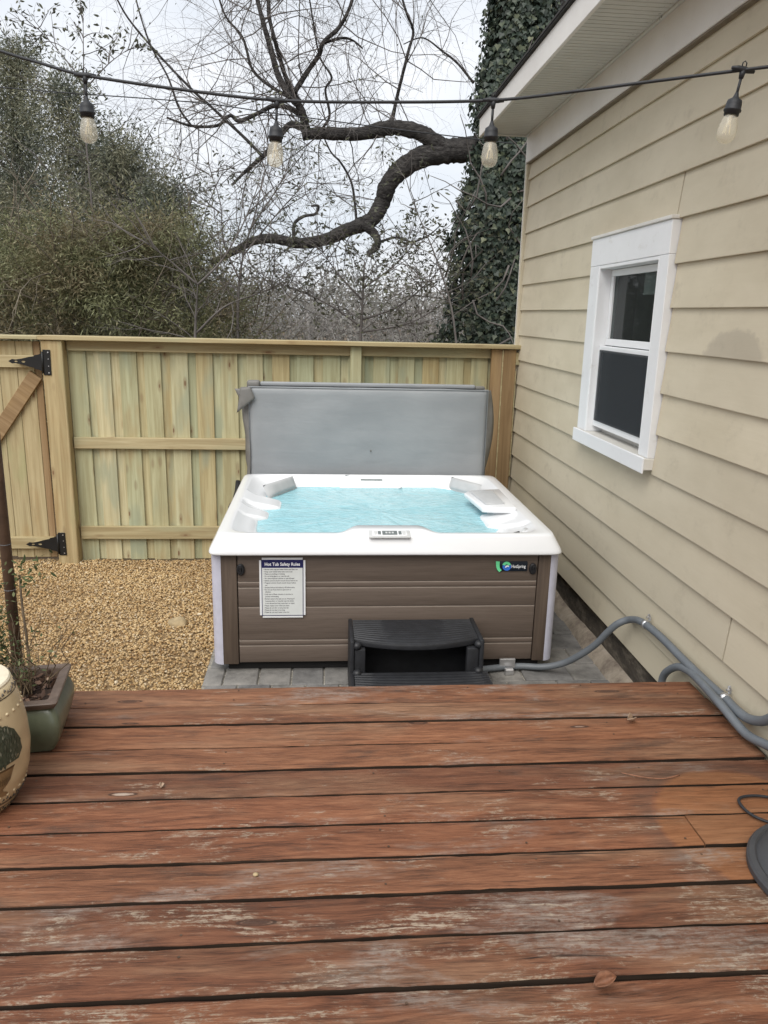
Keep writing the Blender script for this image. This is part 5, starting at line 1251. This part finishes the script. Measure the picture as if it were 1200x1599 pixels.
# --- evergreens and brush on the left
def clumps(points, nleaf, ln, wd, sp, down=.25):
    pts = np.repeat(np.asarray(points), nleaf, 0); n = len(pts)
    off = rng.normal(size=(n, 3))*sp; d = off/np.linalg.norm(off, axis=1, keepdims=True)+rng.normal(size=(n, 3))*.5; d[:, 2] -= down; d /= np.linalg.norm(d, axis=1, keepdims=True)
    s_ = np.cross(d, rng.normal(size=(n, 3))); s_ /= np.linalg.norm(s_, axis=1, keepdims=True)
    L_ = ln*rng.uniform(.6, 1.35, (n, 1)); W_ = wd*rng.uniform(.7, 1.3, (n, 1)); p_ = pts+off
    V = np.stack([p_, p_+d*L_*.5+s_*W_*.5, p_+d*L_, p_+d*L_*.5-s_*W_*.5], 1)
    return V.reshape(-1, 3), np.arange(n*4)
GRP = 'evergreens and brush beyond the fence'
def bush(name, label, cat, px, Y, top_py, half_px, mat, ncl, nleaf, ln, wd, cone=1.0, twn=30, twm='twig', zbase=-.7, sp=.16, base_py=None, depth=.9):
    base = at(px, 600, Y); base.z = zbase; top = at(px, top_py, Y).z; H_ = top-zbase; hw = half_px/F_PX*Y*1.02
    root_ = tag(empty(name, base), label, cat, None)
    b = MB(); b.tube([(0, 0, 0), (.03*H_*rng.normal()*.2, 0, H_*.35), (.0, 0, H_*.8)], [.035+.012*H_, .03, .01], 8); b.build('trunk', M['trunk_grey'], root_, True)
    pts = []
    for _ in range(ncl//7):
        t = rng.random()**.85; prof_ = (1-t)**cone*(1 if t > .12 else .75+t*2)
        prof_ *= 1+.22*mnoise.noise(Vector((t*5, px*.1, Y)))
        a = rng.uniform(0, 6.2832); r_ = hw*max(.03, prof_)*rng.random()**.42*(1+.18*mnoise.noise(Vector((math.cos(a)*2, math.sin(a)*2+px, t*6))))
        bc = np.array((math.cos(a)*r_, math.sin(a)*r_*depth, H_*(t*.97+.01))); bd = np.array([math.cos(a), math.sin(a), rng.uniform(.1, .9)])
        for q_ in range(7): pts.append(tuple(bc+bd*(q_-3)*.075+rng.normal(size=3)*np.array([.13, .13, .085])))
    V, F = clumps(pts, nleaf, ln, wd, sp*.72); tag(link('crown', arrmesh('crown', V, F, 4), M[mat], root_), kind='stuff')
    tw = Twigs()
    for _ in range(twn):
        t = rng.uniform(.1, .95); a = rng.uniform(-3.6, .5); r_ = hw*((1-t)**cone)*rng.uniform(.2, .85); tw.grow((math.cos(a)*r_, math.sin(a)*r_, H_*t), np.array([math.cos(a)*.7, math.sin(a)*.7, rng.uniform(.1, 1.1)]), rng.uniform(.5, 1.1), .010, 1, 0, .7, (2, 5), .2)
    if twn: tag(tw.build('twigs', M[twm], root_, (0, 0, 0)), kind='stuff')
    return root_
bush('evergreen_tree', 'tallest pointed dark evergreen at the far left beyond the fence', 'tree', 62, 14, 66, 95, 'ever', 520, 80, .075, .017, .85, 24, sp=.17)
bush('evergreen_tree', 'rounded evergreen behind the leftmost hanging bulb', 'tree', 135, 12.8, 120, 125, 'ever', 620, 80, .075, .017, .6, 26, sp=.19)
bush('evergreen_tree', 'grey green evergreen sloping down just right of the leftmost bulb', 'tree', 205, 12.2, 195, 110, 'ever', 520, 78, .072, .016, .6, 26, sp=.17)
bush('evergreen_tree', 'dark evergreen half cut by the left photo edge', 'tree', -60, 12.2, 215, 110, 'ever', 520, 80, .075, .017, .55, 16, sp=.19)
bush('evergreen_tree', 'lower evergreen left of the bare sapling fork', 'tree', 262, 11.4, 268, 95, 'ever', 460, 76, .070, .016, .55, 24, sp=.15)
bush('evergreen_tree', 'grey green evergreen filling the gap above the left gate, behind its neighbours', 'tree', 50, 15.5, 215, 150, 'ever', 480, 70, .085, .019, .45, 10, sp=.2)
bush('evergreen_tree', 'grey green evergreen filling the gap above the left fence panel, behind its neighbours', 'tree', 185, 14.5, 250, 140, 'ever', 480, 70, .085, .019, .45, 10, sp=.2)
bush('brush_shrub', 'olive brush directly above the gate', 'shrub', 25, 9.6, 330, 120, 'brush', 420, 76, .062, .012, .4, 30, 'twig_pale', sp=.15)
bush('brush_shrub', 'olive brush above the left fence post, lighter than its neighbours', 'shrub', 125, 9.2, 350, 110, 'brush', 420, 76, .062, .012, .4, 30, 'twig_pale', sp=.15)
bush('brush_shrub', 'yellowish green brush between the fence post and the bare sapling', 'shrub', 215, 9.4, 345, 110, 'brush', 420, 76, .062, .012, .42, 34, 'twig_pale', sp=.15)
bush('brush_shrub', 'brownish brush around the bare sapling stem', 'shrub', 300, 9.8, 345, 85, 'brush', 320, 70, .058, .012, .5, 40, 'twig_pale', sp=.14)
bush('brush_shrub', 'low thin brush right of the bare sapling, above the cover corner', 'shrub', 375, 10.5, 440, 80, 'brush', 190, 50, .056, .012, .5, 44, 'twig_pale', sp=.14)

def sapling(name, label, polys, Y, r0, leaf_n, leaf_l, leaf_w, mat_l='privet', mat_t='twig', grow=(8, .8, 2), zig=.05, cat='sapling'):
    base = at(*polys[0][0], Y); gnd = Vector((base.x, base.y, -.72)); root_ = tag(empty(name, gnd), label, cat)
    b = MB(); tw = Twigs(); b.tube([(0, 0, 0), base-gnd], [r0*1.25, r0], 7)
    for qi, pp in enumerate(polys):
        P_ = catmull(pl3(pp, Y, zig), 4); k_ = len(P_); rr0 = r0 if qi == 0 else r0*.62
        b.tube([q-gnd for q in P_], [rr0*(1-.75*i/(k_-1)) for i in range(k_)], 6)
        for _ in range(grow[0]):
            i = rng.integers(k_//4, k_); dd = np.array(P_[i]-P_[i-1]); dd /= np.linalg.norm(dd)+1e-9; tw.grow(P_[i], dd*.5+rng.normal(size=3)*np.array([.7, .5, .6])+np.array([0, 0, .25]), grow[1]*rng.uniform(.5, 1.2), .007, grow[2], 0, .6, (2, 5), .16)
    b.build('trunk', M[mat_t], root_, True); tag(tw.build('twigs', M[mat_t], root_, gnd), kind='stuff')
    if leaf_n:
        lp_ = np.array(tw.pts)-np.array(gnd)
        tag(leafcards(leaf_n, lambda i: lp_[rng.integers(len(lp_))]+rng.normal(size=3)*.02, leaf_l, leaf_w, M[mat_l], 'leaves', root_, dirf=lambda i, p_: np.array([rng.normal(), rng.normal()*.6, rng.normal()*.5-.5])), kind='stuff')
    return root_
sapling('sapling', 'bare forked sapling standing just behind the fence left of the cover', [[(304, 560), (306, 500), (309, 445)], [(309, 445), (280, 420), (250, 395), (222, 375)], [(309, 445), (340, 415), (358, 390), (380, 350), (400, 300), (412, 255)], [(308, 520), (350, 480), (400, 460), (440, 447)]], 8.6, .022, 200, .045, .016, grow=(9, .8, 2))
sapling('sapling', 'leafy thin sapling rising behind the bare limb tip', [[(372, 560), (372, 470), (380, 400), (400, 330), (412, 270)], [(380, 400), (420, 350), (455, 310), (480, 285)], [(376, 440), (350, 380), (345, 320), (330, 270)], [(390, 360), (430, 300), (450, 262)]], 9.6, .02, 900, .055, .018, grow=(14, .75, 2))
sapling('sapling', 'dark leafed small tree under the curled limb stub', [[(560, 570), (565, 500), (568, 440), (570, 410)], [(567, 470), (530, 430), (505, 395)], [(568, 450), (610, 420), (640, 390)], [(565, 500), (620, 480), (670, 440), (700, 400)], [(563, 510), (520, 480), (480, 460), (450, 450)], [(560, 520), (640, 505), (700, 470)]], 10.2, .024, 1700, .062, .023, grow=(15, .75, 2))
sapling('sapling', 'upright shoot with paired dark leaves at the top left skyline', [[(150, 420), (142, 300), (133, 200), (131, 110), (130, 20)], [(132, 130), (100, 90), (60, 45)], [(133, 140), (170, 100), (200, 78)]], 10.4, .015, 300, .065, .026, grow=(10, .4, 1))
sapling('sapling', 'thin leafy stem leaning against the ivy trunk left side', [[(715, 560), (705, 480), (680, 400), (655, 340), (640, 300)], [(700, 470), (670, 440), (640, 430)]], 9.4, .014, 400, .055, .02, grow=(8, .7, 2))
# far pale bare wood
far = []
for i, (px, Y, tp_, lab) in enumerate(((345, 26, 425, 'hazy bare tree far beyond the fence, leftmost of the distant row'), (420, 30, 450, 'hazy low bare tree far off, above the left end of the cover'), (480, 28, 462, 'hazy broad bare tree far off, below the main limb'), (545, 32, 470, 'hazy bare tree far off, below the curled limb stub'), (610, 30, 462, 'hazy bare tree far off, left of the ivy trunk foot'), (668, 27, 455, 'hazy bare tree far off, right beside the ivy trunk'), (730, 33, 440, 'hazy bare tree far off, hidden half behind the ivy trunk'))):
    g0 = at(px, 600, Y); g0.z = -.8; top = at(px, tp_, Y).z; H_ = top-g0.z; root_ = tag(empty('bare_tree', g0), lab, 'tree')
    tw = Twigs(); b = MB(); b.tube([(0, 0, 0), (.1, 0, H_*.4), (0, 0, H_*.8)], [.12, .09, .03], 6); b.build('trunk', M['twig_far'], root_, True)
    for _ in range(46):
        t = rng.uniform(.08, .75); a = rng.uniform(0, 6.28); tw.grow((0+rng.normal()*1.0, rng.normal()*.6, H_*t), (math.cos(a)*.8, math.sin(a)*.5, rng.uniform(.4, 1.2)), rng.uniform(.8, 1.6), .022, 2, 0, .6, (3, 6), .15)
    tag(tw.build('twigs', M['twig_far'], root_, (0, 0, 0)), kind='stuff')
pts = []
for _ in range(1500):
    x_ = rng.uniform(-14, 7); y_ = rng.uniform(24, 36); pts.append((x_, y_, -.8+rng.random()**.9*(3.3+.6*mnoise.noise(Vector((x_*.4, 0, 0))))))
V, F = clumps(pts, 26, .16, .05, .35); me = arrmesh('distant_brush', V, F, 4); tag(link('distant_brush', me, M['far_leaf']), kind='stuff')
pts = []
for _ in range(1700):
    a = rng.uniform(-.75, .55); rr_ = rng.uniform(45, 75); pts.append((math.sin(a)*rr_, math.cos(a)*rr_, -1+rng.random()*(4.2+1.2*mnoise.noise(Vector((a*14, 3, 0))))))
V, F = clumps(pts, 22, .45, .14, .8); me = arrmesh('distant_wood', V, F, 4); tag(link('distant_wood', me, M['far_leaf']), kind='stuff')
